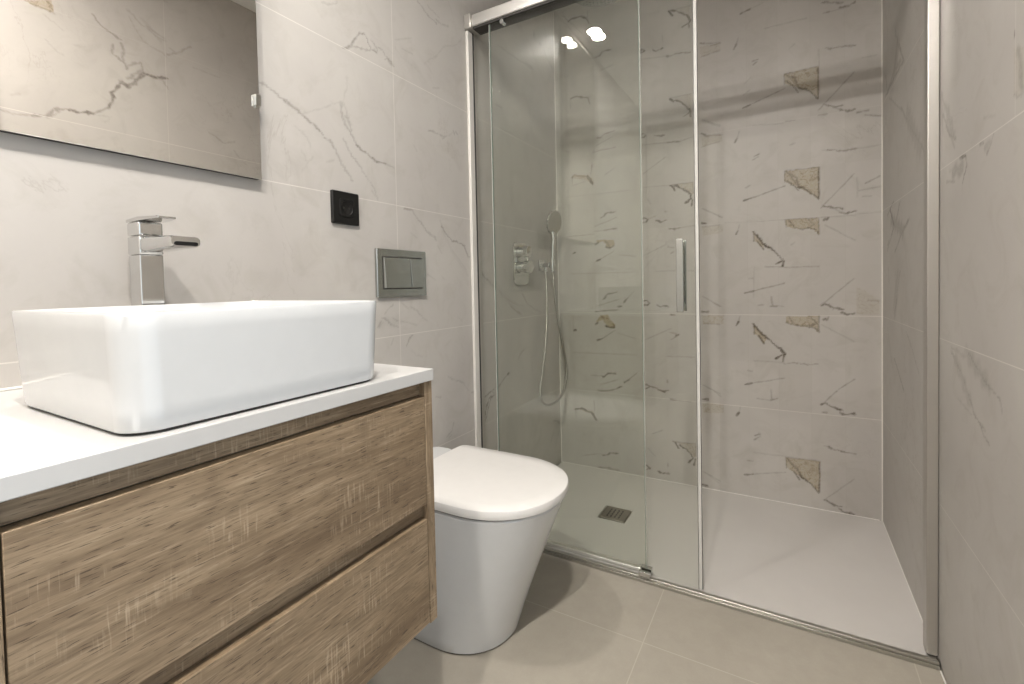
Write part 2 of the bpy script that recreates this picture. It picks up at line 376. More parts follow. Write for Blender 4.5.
# veins of the marble-look tiles: width mm, strength, then wall coordinates in mm
VEINS = {
 'back': [
  (8.1,0.8,83,2280,103,2288,136,2284,178,2270),(6,0.6,178,2270,194,2240),(3.5,0.4,186,2268,188,2301),(3.6,0.35,55,2315,154,2200),
  (5.4,0.7,227,2061,248,2064,262,2080,302,2083),(4,0.3,184,2066,227,2061),(5.9,0.9,579,2180,596,2155),
  (5.9,0.8,590,2179,629,2161,659,2135,671,2114,666,2100,669,2083),(5.4,0.7,666,2104,639,2092),(2.7,0.3,583,2181,674,2178),
  (5.6,0.7,442,2038,454,2043,468,2030,448,2027),(6,0.7,507,2025,525,2018,553,2022),(3.7,0.3,550,2078,551,2053),(5.5,0.55,568,1981,611,1980,672,1974),
  (3.8,0.25,439,1998,568,1981),(6.2,0.7,717,1999,732,1996),(3.5,0.4,732,1993,795,1982),(3.1,0.3,716,1940,794,1946),
  (6.6,0.6,86,1888,119,1894,167,1880,187,1871),(6.5,0.6,181,1877,192,1844),(3.1,0.3,85,1884,87,1839),(3,0.3,190,1875,195,1882),
  (6,0.9,579,1784,597,1769),(6.4,0.8,586,1783,617,1768,651,1742,669,1715,667,1688),(5.4,0.6,668,1707,642,1695),(2.7,0.35,578,1788,674,1788),
  (3.9,0.3,252,1994,314,2004),(5.4,0.7,230,1669,248,1668,260,1681,314,1685),(3.5,0.35,223,1632,313,1664),(5,0.45,208,1600,272,1607,319,1608),
  (3,0.3,209,1621,208,1595),(5.7,0.7,442,1641,455,1649,471,1636,454,1631,444,1629),(5.6,0.65,510,1631,532,1622,554,1627),(5.5,0.6,567,1589,622,1585),
  (3.8,0.3,442,1599,567,1589),(3.6,0.3,622,1585,683,1598),(6.2,0.8,714,1604,728,1597),(4,0.45,728,1592,791,1587),(2.7,0.3,717,1660,791,1621),
  (2.7,0.3,716,1544,791,1558),(6.6,0.6,85,1490,102,1503,141,1491,173,1483),(9,0.9,173,1485,189,1467,199,1444),(4,0.5,190,1494,198,1540),
  (3.1,0.4,88,1498,89,1449),(3.1,0.35,89,1449,159,1462),(3.4,0.35,266,1483,311,1507),(2.8,0.35,444,1456,555,1522),(3.1,0.25,61,1394,195,1393),
  (3,0.25,205,1391,388,1392),(2.4,0.25,443,1398,581,1392),(7.4,1,577,1392,589,1386,599,1365),(6.9,0.9,600,1387,639,1367,665,1340,669,1320,642,1303),
  (7.7,0.9,674,1315,671,1292),(2.8,0.5,581,1393,677,1393),(2.7,0.4,677,1393,679,1342),(6,0.7,239,1272,251,1274,263,1290,316,1298),
  (3.5,0.35,206,1232,319,1268),(5.9,0.55,257,1210,320,1215),(3,0.3,206,1208,257,1210),(5.7,0.8,445,1240,453,1256,474,1246,466,1234,449,1234),
  (5.6,0.75,511,1237,531,1229,557,1235),(3.3,0.35,474,1246,507,1257),(5.6,0.5,552,1276,560,1273),(5.5,0.7,567,1195,590,1192,622,1195),
  (3.2,0.3,622,1195,686,1200),(6.7,0.8,715,1206,727,1206),(2.7,0.45,717,1272,788,1230),(2.7,0.3,716,1190,788,1194),(2.8,0.4,471,1341,487,1315),
  (4.1,0.4,51,1633,75,1620),(3.1,0.3,57,1192,201,1195),(7,0.6,208,1143,224,1151),(7.9,0.8,264,1128,287,1121,305,1129),(4,0.5,263,1153,282,1130),
  (8.2,0.9,87,1104,97,1107),(7,0.9,213,1061,236,1069),(3,0.4,236,1069,304,1103),(2.9,0.3,331,1085,413,1074),(3.3,0.3,443,1071,554,1122),
  (4.6,0.4,563,1110,589,1104),(3.7,0.5,577,1081,591,1088),(3.1,0.25,83,1000,403,998),(2.8,0.25,504,1000,684,996),
  (6,0.7,242,873,256,879,268,897,313,899),(3.5,0.35,209,833,332,870),(6,0.6,204,807,318,816),(6.4,0.8,322,832,340,834),(6.8,0.75,349,853,371,875),
  (2.4,0.3,371,875,402,908),(6.2,0.85,445,859,461,860,475,849,469,841,452,839),(5.6,0.8,511,841,526,831,542,835,562,835),(6,0.7,574,796,591,795),
  (7.2,0.7,711,810,735,812),(2.7,0.45,713,881,784,836),(7,0.8,203,743,217,752),(8.9,0.9,260,734,280,726,298,732),(5,0.5,231,786,245,772),
  (8.8,0.9,84,707,95,710),(7.5,0.9,210,662,237,671),(3,0.45,237,671,303,715),(2.5,0.25,316,702,416,676),(2.9,0.35,437,668,573,731),
  (6.9,0.9,596,699,607,704),(3.7,0.5,565,715,596,708),(3.7,0.5,572,680,596,695),(3.1,0.25,75,594,415,600),(2.8,0.3,547,601,676,604),
  (3.1,0.25,81,785,81,704),(3.6,0.35,716,759,784,756),(6.5,0.8,238,480,251,483,262,498,304,501),(4.1,0.35,173,482,238,484),(3.5,0.35,227,440,317,473),
  (6.6,0.6,210,407,280,416,317,427),(7.4,0.8,322,435,334,439),(8.3,0.8,348,462,369,475),(2.9,0.4,372,480,410,513),
  (6.2,0.9,442,459,458,462,473,452,453,443),(5.2,0.6,478,452,511,445),(7.1,0.9,511,440,540,433),(5.6,0.8,544,439,558,442),(4.7,0.5,554,488,555,478),
  (7.5,0.8,569,401,591,400),(3.2,0.35,591,400,659,398),(7.2,0.7,710,415,731,419),(2.7,0.4,711,480,782,447),(8.8,0.85,85,300,125,306,170,293,183,284),
  (10.2,0.85,175,289,196,258),(3.1,0.4,87,300,88,257),(4.1,0.4,187,353,190,301),(6.5,0.8,234,83,253,88,264,102,311,103),(3.6,0.3,120,62,204,86),
  (8.1,0.45,203,18,263,21,316,22),(3.3,0.4,479,225,528,248),(8.4,1,576,203,588,196,599,178),(7.4,0.9,607,192,634,177,660,152,665,139,642,119),
  (8.2,0.9,674,136,669,108),(2.8,0.5,579,202,676,207),(2.7,0.5,676,207,676,150),(6.3,0.8,438,62,453,69,468,55,448,46),(6.6,0.8,506,51,525,43,554,46),
  (4.7,0.5,551,96,552,82),(7.7,0.8,706,24,725,23),(2.7,0.4,709,85,778,56),(3.4,0.35,459,154,493,120),(6.6,0.6,713,2001,729,1993),
  (3.5,0.4,756,1979,797,1978),(3.5,0.35,717,1940,797,1950),(5.5,0.7,878,2080,913,2089),(2.1,0.25,913,2089,962,2100),(6.4,0.7,850,1938,859,1956),
  (3,0.35,859,1956,867,1982),(4.2,0.55,923,1870,942,1873),(4.2,0.5,924,1856,939,1864),(3.8,0.3,887,1737,910,1752),(2.6,0.25,891,1784,913,1803),
  (5.9,0.55,1172,2039,1200,2024,1240,2016),(5.8,0.65,1228,2001,1261,1997,1277,2003),(4.3,0.5,1175,1994,1194,1994),(2.4,0.25,1194,1994,1261,1993),
  (4.3,0.5,1184,1855,1230,1847,1273,1843),(5.8,0.6,1270,1844,1278,1842),(2,0.3,1158,1858,1159,1790),(2.5,0.25,968,1993,1117,1992),
  (3.3,0.2,1057,1888,1077,1902),(3.3,0.6,1038,1789,1076,1765,1089,1728),(2.5,0.5,1038,1789,1039,1747),(4.9,0.8,1046,1760,1076,1723,1086,1704),
  (5.7,0.9,1089,1724,1116,1710,1142,1686,1156,1664),(4.8,0.8,1156,1784,1156,1664),(2.5,0.5,1038,1789,1158,1792),(2.5,0.5,1050,1779,1083,1737),
  (6,0.75,883,1683,914,1691),(3,0.5,914,1691,1039,1731),(2.4,0.45,1157,1619,1273,1741),(5.2,0.65,1173,1638,1205,1624,1239,1619),
  (5.5,0.75,1230,1605,1251,1597,1277,1602),(3.1,0.4,1205,1624,1230,1605),(4,0.5,1157,1598,1185,1599),(5,0.55,1283,1585,1317,1586),
  (4.6,0.5,1308,1571,1358,1558),(2.5,0.25,922,1602,1035,1589),(3.7,0.3,1042,1596,1075,1595),(2.7,0.4,718,1665,792,1626),
  (2.3,0.25,1297,1789,1344,1788),(6.7,0.7,716,1603,731,1596),(3.5,0.4,731,1588,802,1584),(6,0.7,850,1543,860,1558),(3,0.35,860,1558,869,1586),
  (4.2,0.6,925,1471,943,1478),(3.8,0.4,921,1457,940,1467),(4.7,0.6,1187,1456,1229,1448,1275,1447),(6.2,0.6,1254,1448,1277,1447),
  (2.4,0.25,1167,1460,1187,1456),(2.7,0.3,1275,1447,1355,1450),(3.3,0.3,1058,1497,1075,1502),(4.3,0.35,891,1343,910,1353),
  (3.3,0.6,1037,1393,1078,1363,1091,1323),(2.9,0.6,1037,1393,1039,1349),(5.3,0.9,1047,1353,1074,1329,1087,1306),
  (6.1,0.95,1088,1323,1114,1311,1140,1287,1156,1268),(4.8,0.9,1157,1392,1156,1266),(2.5,0.5,1039,1395,1157,1394),(2.9,0.5,1054,1378,1088,1323),
  (6,0.8,884,1289,914,1297),(3.4,0.55,914,1297,1037,1333),(2.4,0.45,1163,1231,1273,1352),(5.6,0.75,1172,1239,1204,1227,1235,1223),
  (5.9,0.8,1229,1210,1244,1201,1277,1207),(3.2,0.4,1204,1227,1232,1208),(2.7,0.3,1277,1198,1358,1198),(3.8,0.5,1308,1311,1352,1333),
  (3.1,0.35,1287,1286,1355,1293),(2.3,0.3,1283,1336,1283,1263),(3.1,0.3,1299,1262,1326,1260),(2.7,0.4,722,1270,798,1226),(6.7,0.75,713,1208,731,1204),
  (2.2,0.25,807,1200,1278,1191),(6.5,0.75,853,1149,860,1163),(2.6,0.35,860,1163,866,1187),(3.3,0.6,1053,1191,1073,1159,1107,1152),
  (3.6,0.6,1120,1190,1140,1165,1113,1156),(4.1,0.7,1113,1156,1140,1146,1156,1127),(4,0.5,1156,1192,1156,1126),(2.9,0.5,1040,1196,1043,1163),
  (2.9,0.5,1040,1196,1156,1192),(6.4,0.8,1173,1181,1178,1185),(6.4,0.8,1183,1183,1188,1190),(2.4,0.35,1178,1162,1275,1095),
  (6.4,0.95,919,1154,934,1133,959,1100,983,1082),(6.7,1,983,1082,1011,1057,1032,1030),(6.4,0.9,937,1109,959,1077),(4.3,0.7,921,1154,922,1114),
  (3.3,0.25,1060,1090,1073,1101),(7.5,1,1034,1025,1028,1004),(6.6,0.9,1028,1025,1003,1014),(3,0.45,962,1004,1032,1000),(2.9,0.4,1032,998,1155,998),
  (2.1,0.2,922,1002,919,872),(6,0.75,886,894,919,902),(3.4,0.5,919,902,1035,933),(5,0.45,986,876,989,840),(5.5,0.55,982,836,1006,837),
  (3.3,0.3,1006,840,1031,836),(4.3,0.35,935,841,957,844),(3,0.3,900,954,918,957),(2.4,0.45,1174,852,1271,946),
  (6,0.8,1164,838,1177,846,1203,835,1234,824),(3.2,0.5,1203,824,1212,833),(6.3,0.85,1228,812,1246,805,1272,811),(3.5,0.4,1316,862,1352,859),
  (2.7,0.4,718,877,789,835),(8.1,0.7,711,813,733,809),(7,0.85,851,752,859,769),(3,0.35,859,769,865,794),(3.7,0.6,1048,793,1071,762,1102,755),
  (4.1,0.6,1125,795,1151,771,1112,755),(4.5,0.7,1105,755,1138,752,1154,733),(4.8,0.6,1155,798,1155,733),(3.3,0.6,1041,769,1085,756),
  (6.8,0.8,1171,785,1177,789),(6.8,0.8,1182,783,1187,795),(2,0.3,1164,764,1271,700),(6.8,1,918,758,938,734,963,704,985,687),
  (6.7,1,985,687,1012,661,1032,638),(6.4,0.9,937,711,957,678),(4.3,0.7,919,758,920,717),(7.5,1,1032,642,1028,607),(7.1,0.95,1024,633,1000,616),
  (3.3,0.5,1030,600,1098,602,1151,602),(2.1,0.3,919,603,1030,602),(4.3,0.35,893,560,911,557),(6.5,0.75,883,497,911,506),(3,0.45,911,506,1033,537),
  (2.8,0.5,1221,508,1272,552),(2.8,0.5,1170,448,1214,500),(6.1,0.85,1163,442,1173,450,1202,430,1233,426),(6.8,0.85,1227,414,1246,411,1275,415),
  (6.1,0.6,1166,409,1179,409),(4.6,0.45,983,483,985,443),(5.5,0.55,983,442,1006,449),(3.4,0.3,929,441,983,438),(8.1,0.75,707,416,731,415),
  (2.7,0.4,754,461,785,435),(7.9,0.9,848,357,858,373),(2.6,0.3,858,373,863,397),(5.2,0.6,921,280,939,289),(4.7,0.5,917,261,935,275),
  (2.6,0.3,935,294,941,278),(2.4,0.3,1172,273,1192,272),(5.2,0.65,1183,271,1208,265,1239,258),(3.6,0.5,1239,258,1276,257),(6.5,0.7,878,102,913,111),
  (3,0.35,913,111,1034,141),(3.9,0.35,890,167,911,167),(2.2,0.25,916,206,1156,210),(3.8,0.6,1038,204,1069,173,1092,138),(7.1,0.95,1065,149,1084,120),
  (6.6,0.95,1089,137,1123,112,1154,79),(4.5,0.8,1156,206,1154,79),(3.3,0.6,1036,204,1038,161),(2.9,0.5,1038,204,1156,208),(2.9,0.5,1048,194,1089,145),
  (6.1,0.75,1168,51,1200,42,1232,37),(7.2,0.85,1223,27,1242,12,1273,18),(2,0.35,1175,56,1270,155),(8.2,0.85,703,24,727,23),(2.3,0.3,718,82,774,45),
 ],
 'left': [
  (3.8,0.75,-583,1597,-573,1600,-559,1610,-544,1629,-538,1647,-525,1661,-507,1666,-496,1660),(4.3,0.8,-496,1660,-494,1648,-482,1639,-463,1631),
  (3.3,0.5,-559,1610,-501,1629,-470,1641),(2.9,0.5,-481,1663,-470,1656,-458,1646,-463,1631),(3.2,0.65,-454,1654,-431,1640,-406,1632,-400,1621),
  (3.6,0.55,-431,1628,-423,1634,-406,1629),(2.4,0.35,-419,1624,-402,1622),(2.6,0.3,-646,1686,-618,1695,-598,1712),
  (3.6,0.45,-285,1875,-251,1862,-221,1853,-188,1847),(5.5,0.35,-190,1858,-168,1858,-123,1871),(3.3,0.3,-230,1886,-199,1881,-178,1874),
  (3.7,0.25,-361,1691,-311,1693),(3.1,0.22,-387,1705,-314,1744),(4.1,0.3,-215,1621,-188,1630),(6.1,0.15,-387,1683,-353,1660,-298,1656),
  (8.7,0.1,-469,1677,-438,1667,-397,1660),(3.3,0.2,-258,1685,-183,1743,-160,1781,-77,1827,-45,1868),
  (3.2,0.6,-811,1417,-787,1412,-762,1402,-734,1389,-715,1382),(3.2,0.6,-715,1382,-693,1369,-670,1355),
  (3,0.35,-592,1448,-596,1425,-587,1395,-577,1381),(3,0.35,-588,1449,-573,1415,-567,1395),(2.7,0.2,-595,1447,-637,1422,-686,1396,-709,1386),
  (2.7,0.2,-575,1525,-573,1492,-588,1452),(3.1,0.75,-760,1398,-738,1388,-701,1373,-674,1357,-647,1338),(4.7,0.5,-647,1340,-631,1335,-621,1315),
  (2.6,0.45,-621,1315,-605,1291,-586,1266,-565,1241),(2.7,0.4,-597,1442,-590,1421,-581,1395,-567,1375,-553,1361),
  (2.7,0.4,-580,1418,-566,1399,-560,1377),(3,0.55,-584,1394,-564,1370,-548,1351),(4.7,0.85,-546,1347,-528,1335,-501,1326,-474,1317),
  (4.4,0.8,-474,1317,-440,1316),(2.4,0.4,-440,1316,-406,1312),(2.4,0.45,-593,1351,-569,1322,-541,1293,-512,1263,-485,1234,-474,1208),
  (2.4,0.2,-731,1346,-703,1330,-689,1307),(3.7,0.2,-719,1289,-705,1274,-703,1253),(4.2,0.2,-646,1276,-622,1287),
  (2.4,0.2,-755,1211,-749,1228,-770,1249),(3,0.2,-715,1240,-699,1267,-689,1283),(5.3,0.6,-244,1469,-228,1472),
  (3.4,0.45,-228,1470,-172,1473,-148,1477),(3.5,0.4,-172,1462,-148,1477),(4.7,0.5,-111,1505,-105,1495),(4.7,0.5,-96,1506,-86,1500),
  (3.2,0.2,-318,1403,-304,1386),(2.8,0.2,-136,1482,-111,1501),(4.1,0.6,-371,1192,-331,1195),(3.5,0.45,-331,1195,-302,1164,-272,1139,-219,1111),
  (3.8,0.5,-184,1155,-161,1131,-140,1114),(3.1,0.3,-197,1176,-184,1155),(4.1,0.6,-367,1194,-334,1193),(3.8,0.4,-334,1193,-306,1169,-292,1154),
  (3.3,0.4,-292,1154,-258,1127,-218,1106),(4.5,0.7,-189,1154,-167,1135,-134,1109),(4.6,0.7,-134,1109,-104,1111,-62,1095),(4.4,0.6,-62,1095,-41,1062),
  (3.7,0.4,-41,1058,1,1056),(3.2,0.2,-341,1120,-313,1106),(3.4,0.3,-213,1089,-192,1062),(3.3,0.25,-269,990,-228,970),(3.2,0.3,-496,1227,-474,1204),
  (3.6,0.2,-135,1079,-53,1008),(3.1,0.2,-195,984,-179,970),(6.9,0.12,-189,1147,-136,1072,-41,985),(5,0.5,-478,862,-459,855,-439,835),
  (4.7,0.45,-475,850,-487,833),(4.5,0.45,-430,856,-409,845),(3.6,0.35,-458,873,-446,884,-428,896),(4.2,0.35,-435,834,-410,829),
  (3.1,0.25,-390,900,-359,880),(3.2,0.3,-350,886,-313,864,-275,834),(3.1,0.25,-396,844,-324,825),(4.4,0.2,-109,836,-85,819),
  (5.8,0.65,20,1021,53,994,88,970),(4.4,0.4,88,970,140,940,217,896),(7,0.3,20,1013,67,978,124,945),(5.6,0.5,257,855,309,834,344,823),
  (4.2,0.35,217,896,284,871,373,849),(5,0.5,366,909,403,866),(4.6,0.3,403,866,471,834,554,810),(6.2,0.35,308,825,353,815),(4.1,0.25,145,886,182,833),
  (4.2,0.3,185,918,283,845),(12.5,0.1,185,901,318,843,470,815),(3.8,0.35,-467,846,-483,832),(3.9,0.4,-439,838,-406,826),
  (4.5,0.5,-344,796,-363,786,-374,767),(3,0.3,-428,793,-437,776),(3.9,0.35,-176,628,-118,606,-82,588,-51,555),(3.4,0.35,-243,574,-217,566),
  (3.9,0.35,-147,461,-160,435,-189,422),(3.2,0.25,-161,420,-178,415),(3.2,0.15,-355,746,-337,731,-279,715),(4.9,0.4,-39,545,-6,541),
  (5.8,0.7,7,511,48,510,92,521,115,522),(6.9,0.85,119,500,77,495,64,469,53,448,30,413),(4.8,0.6,92,500,83,473,67,444,47,412),(7.8,0.5,16,409,44,409),
  (4.1,0.5,107,517,119,507),(5.4,0.65,146,526,178,546,212,561),(8.5,0.85,220,566,237,570),(4.4,0.4,318,624,337,640),(4.9,0.5,337,640,369,654),
  (4.6,0.3,187,751,170,736),(6.2,0.3,474,180,507,209),(6.1,0.4,628,158,665,199),(10.2,0.5,667,251,735,223),(6.2,0.3,674,122,726,182),
  (4.6,0.3,25,1913,93,1905),(5,0.3,202,1946,332,1952,508,1964),(5.4,0.4,180,1693,221,1694),(5.2,0.4,502,2152,605,2115,733,2044),
  (9.2,0.3,438,1970,509,1971),(4.2,0.2,211,1606,319,1611),(13.3,0.1,364,2100,559,2123,789,2134),(34.9,0.08,-469,1665,-406,1638),
  (43.5,0.07,-362,1675,-261,1624),(38,0.08,-766,1230,-714,1256),(29.5,0.12,-471,843,-413,845),(39,0.1,40,1002,283,862),
 ],
 'right': [
  (6.7,0.3,517,1781,474,1707,375,1612),(9.6,0.35,449,1695,385,1616,528,1619,679,1609),(15.8,0.25,423,1632,528,1641,616,1617),
  (8,0.3,679,1681,647,1610),(6.3,0.25,423,1484,286,1383,135,1278),(5.3,0.2,616,1581,399,1466),(9.4,0.15,399,1466,286,1363,135,1282),
  (3.2,0.4,448,1191,474,1140),(8.1,0.55,598,1190,528,1124),(4.8,0.45,540,1205,648,1172),(4.7,0.4,307,1121,374,1093),
  (3.8,0.25,-17,1375,-57,1323,-82,1263),(3.3,0.35,-31,1324,-82,1263,-129,1240),(4.6,0.25,-57,1293,-118,1225),(5.9,0.15,-17,1375,-31,1277),
  (4.2,0.7,-152,1195,-188,1192),(3.1,0.5,-188,1192,-194,1169,-168,1143),(3,0.3,-58,1163,-119,1152),(8.9,0.12,-83,1181,-173,1170),
  (3.4,0.5,-269,1195,-286,1193),(2.8,0.45,-331,1194,-318,1182,-302,1170),(1.9,0.6,-417,1335,-419,1327),(2.2,0.3,-420,1236,-435,1228,-454,1227),
  (2.2,0.15,-285,1239,-341,1226),(7.7,0.6,598,1184,528,1119),(4.5,0.4,433,1190,501,1138,648,1046),(6,0.45,329,1119,422,1081),
  (4.5,0.4,422,1081,517,1033),(5.7,0.35,617,1080,648,1064),(6.4,0.25,432,969,474,914,528,822),(6.6,0.35,484,875,517,834),
  (5.1,0.35,528,673,447,630,373,590),(3.7,0.25,350,782,263,732,184,677),(5,0.25,617,924,636,985),(4.4,0.2,649,765,557,633),
  (4.5,0.35,-198,794,-247,774,-283,761,-324,744),(3.3,0.3,-99,781,-168,740,-248,676,-301,662),(6.7,0.15,-99,788,-208,782,-300,764),
  (2.9,0.3,-324,744,-370,733,-377,709),(7.9,0.1,-228,785,-316,755),(2.6,0.15,-146,686,-229,671),(3.1,0.35,-266,671,-296,650,-324,641),
  (1.9,-0.4,-5,404,-129,401),(1.3,-0.4,-403,399,-467,398),(2.3,0.15,-104,103,-195,127),(45.5,0.22,474,1707,528,1630),(47.9,0.14,330,1435,188,1300),
  (22.7,0.2,-57,1331,-106,1257),(26.3,0.25,-107,1176,-167,1171),(41.6,0.25,574,1146,398,1095),(46.4,0.16,484,948,517,834),
  (32.3,0.18,-208,788,-308,750),(25.9,0.15,-134,763,-219,695),(14.1,0.25,-434,1299,-447,1237),(12.9,0.18,-294,1182,-318,1185),
  (10.5,0.5,-419,1882,-463,1869,-504,1875),(12.7,0.4,-504,1870,-526,1840,-557,1798,-586,1806),(9.1,0.45,-552,1800,-586,1800,-611,1750,-622,1694),
  (11.3,0.5,-614,1751,-607,1739),(6.4,0.3,-622,1694,-669,1656),(8.6,0.5,-673,1654,-717,1641,-754,1644),
  (6.8,0.35,-754,1644,-786,1635,-807,1602,-845,1589),(5.7,0.2,-845,1589,-882,1585,-924,1587),(5.5,0.25,-794,1628,-771,1630,-807,1597),
  (9.9,0.25,-564,1867,-539,1901,-513,1911,-509,1883,-545,1844,-561,1827),(9.9,0.25,-559,1875,-572,1911,-575,1963),
  (6.5,0.25,-573,1893,-606,1909,-604,1950),(6.5,0.3,-575,1981,-621,1995,-648,2017,-662,2038),(5.9,0.17,-514,1874,-431,1863,-418,1842),
  (6.1,0.15,-561,2118,-507,2078,-456,2052,-419,2044),(5.8,0.12,-547,2083,-500,2008,-421,1980),(8.5,0.15,-487,2075,-424,2054),
  (12.6,0.07,-507,2102,-436,2037),(5.3,0.2,-415,1989,-381,2009,-321,2061),(5.3,0.15,-381,2009,-403,2019),(5.5,0.1,-312,1972,-199,1968),
  (5.6,0.17,-260,1694,-183,1659,-142,1677),(7.4,0.1,-143,1634,-123,1610),(5.2,0.2,-418,2221,-405,2221),(7,0.12,-894,1647,-876,1658),
  (4.4,0.12,-802,1969,-772,1952,-752,1934),(5.7,0.2,-835,1993,-809,1989,-774,1988),(3.9,0.1,-673,1649,-619,1654,-638,1625),
  (3.7,0.1,-805,1878,-775,1854,-755,1841),(5.7,0.07,-721,1894,-691,1901),
 ],
}
OCHRE = {
 'back': [
  (0.3,590,2179,674,2178,671,2114,629,2161),
  (0.35,586,1784,674,1786,671,1718,651,1742,617,1770),
  (0.35,714,1594,791,1585,791,1558,716,1548),
  (0.8,85,1490,102,1505,174,1489,197,1475,199,1444,173,1465,112,1482),
  (0.6,604,1389,677,1392,676,1335,665,1340,639,1368),
  (1.4,212,1165,305,1159,308,1133,287,1119,266,1127,265,1144,247,1155,224,1148),
  (1.4,205,752,231,787,268,792,281,766,305,741,298,723,276,727,258,744,240,766),
  (0.5,85,305,181,305,196,260,169,286,114,297),
  (0.6,598,201,676,207,674,141,660,154,634,179),
  (0.35,713,1986,797,1978,797,1950,717,1940),
  (1,1038,1789,1158,1791,1156,1668,1122,1705,1089,1722,1039,1750),
  (0.35,717,1586,799,1584,801,1555,721,1544),
  (1.1,1037,1393,1157,1394,1156,1268,1121,1300,1088,1319,1038,1353),
  (0.4,713,1191,798,1192,798,1159,717,1152),
  (1.2,1040,1196,1156,1192,1156,1126,1133,1150,1107,1152,1073,1155,1043,1165),
  (1,919,1154,962,1099,959,1080,937,1105,922,1114),
  (0.5,711,794,800,795,797,759,713,753),
  (0.35,1280,915,1316,892,1352,859,1352,806,1280,808),
  (1.1,1041,796,1155,798,1154,733,1132,755,1105,753,1085,756,1041,769),
  (1.2,918,758,967,703,958,678,937,710,920,717),
  (0.5,707,397,797,402,796,362,709,355),
  (1.1,1036,204,1156,208,1155,79,1123,112,1082,136,1055,151,1038,164),
 ],
 'left': [
 ],
 'right': [
  (0.25,-415,1310,-453,1296,-454,1229,-429,1230,-416,1237),
  (1.1,-854,1996,-781,2033,-774,1988,-809,1989,-839,1991),
 ],
}
# ---------------------------------------------------------------- tiled walls
def fbm1(n, seed):
    r = np.random.RandomState(seed); return r
def wall_grid(name, fixed, axis, us, vs, key, mat_, flip, thick=0.1):
    """a tiled wall: a fine grid carrying the printed veins, with a real thickness behind"""
    us = np.array(us); vs = np.array(vs); nu, nv = len(us), len(vs)
    U, V = np.meshgrid(us, vs)            # (nv, nu)
    vein = np.zeros_like(U); och = np.zeros_like(U)
    rs = np.random.RandomState(7)
    # smooth displacement so that strokes look hand torn rather than ruled
    du = sum(a*np.sin(U*f1+V*f2+p0) for a, f1, f2, p0 in [(0.0012, 190, 110, 1), (0.0010, -260, 310, 2), (0.0008, 520, -420, 4), (0.0020, 60, 75, .5)])
    dv = sum(a*np.sin(U*f1+V*f2+p0) for a, f1, f2, p0 in [(0.0012, 150, -210, 3), (0.0010, 330, 240, 5), (0.0008, -480, 560, 1), (0.0020, -70, 55, 2.5)])
    step = 0.5*((us[1:]-us[:-1]).min()+(vs[1:]-vs[:-1]).min())
    for st in VEINS[key]:
        wd, a = st[0]/1000, st[1]; pts = np.array(st[2:], float).reshape(-1, 2)/1000
        straight = len(pts) <= 2
        pad = wd*2+0.006
        i0, i1 = np.searchsorted(us, (pts[:, 0].min()-pad, pts[:, 0].max()+pad))
        j0, j1 = np.searchsorted(vs, (pts[:, 1].min()-pad, pts[:, 1].max()+pad))
        if i1 <= i0 or j1 <= j0: continue
        k = 0.25 if straight else 1.0
        u = U[j0:j1, i0:i1]+du[j0:j1, i0:i1]*k; v = V[j0:j1, i0:i1]+dv[j0:j1, i0:i1]*k
        best = np.full(u.shape, 9.0)
        for (ax, ay), (bx_, by) in zip(pts[:-1], pts[1:]):
            ex, ey = bx_-ax, by-ay; L2 = ex*ex+ey*ey+1e-12
            t = np.clip(((u-ax)*ex+(v-ay)*ey)/L2, 0, 1)
            best = np.minimum(best, np.hypot(u-ax-t*ex, v-ay-t*ey))
        wl = wd*(0.75+0.35*np.sin(u*140+v*90))
        e = max(step*0.75, wd*0.35)
        m_ = np.clip((wl*0.5+e-best)/(e*1.3), 0, 1)*abs(a)
        if a < 0: m_ = -m_*0
        vein[j0:j1, i0:i1] = np.maximum(vein[j0:j1, i0:i1], m_*VK[key])
    for st in OCHRE[key]:
        a = st[0]; pts = np.array(st[1:], float).reshape(-1, 2)/1000
        i0, i1 = np.searchsorted(us, (pts[:, 0].min()-.006, pts[:, 0].max()+.006))
        j0, j1 = np.searchsorted(vs, (pts[:, 1].min()-.006, pts[:, 1].max()+.006))
        if i1 <= i0 or j1 <= j0: continue
        u = U[j0:j1, i0:i1]+du[j0:j1, i0:i1]*.4; v = V[j0:j1, i0:i1]+dv[j0:j1, i0:i1]*.4
        ins = np.zeros(u.shape, bool); q = np.roll(pts, -1, 0)
        for (ax, ay), (bx_, by) in zip(pts, q):
            c = ((ay > v) != (by > v)) & (u < (bx_-ax)*(v-ay)/(by-ay+1e-12)+ax)
            ins ^= c
        och[j0:j1, i0:i1] = np.maximum(och[j0:j1, i0:i1], ins*min(a, 1.4)*0.62)
    n = nu*nv; co = np.empty((n, 3), np.float32)
    o2 = 1-axis
    co[:, axis] = U.ravel(); co[:, o2] = fixed; co[:, 2] = V.ravel()
    idx = np.arange(n).reshape(nv, nu)
    q = np.stack([idx[:-1, :-1], idx[:-1, 1:], idx[1:, 1:], idx[1:, :-1]], -1).reshape(-1, 4)
    if flip: q = q[:, ::-1]
    # back of the wall: four corners behind, joined to the rim
    sgn = -1 if fixed < 0.01 and o2 == 0 else 1
    ring = np.concatenate([idx[0, :], idx[1:, -1], idx[-1, -2::-1], idx[-2:0:-1, 0]])
    rb = co[ring].copy(); rb[:, o2] += sgn*thick
    allco = np.concatenate([co, rb]); k = len(ring); bi = n+np.arange(k)
    nx = np.roll(np.arange(k), -1)
    side = np.stack([ring, bi, bi[nx], ring[nx]], -1)
    back = bi[::-1].copy()
    if flip: side = side[:, ::-1]; back = back[::-1]
    loops = np.concatenate([q.ravel(), side.ravel(), back])
    starts = np.concatenate([np.arange(len(q)+len(side))*4, [4*(len(q)+len(side))]])
    tot = np.concatenate([np.full(len(q)+len(side), 4), [k]])
    me = bpy.data.meshes.new(name)
    me.vertices.add(len(allco)); me.vertices.foreach_set('co', allco.astype(np.float32).ravel())
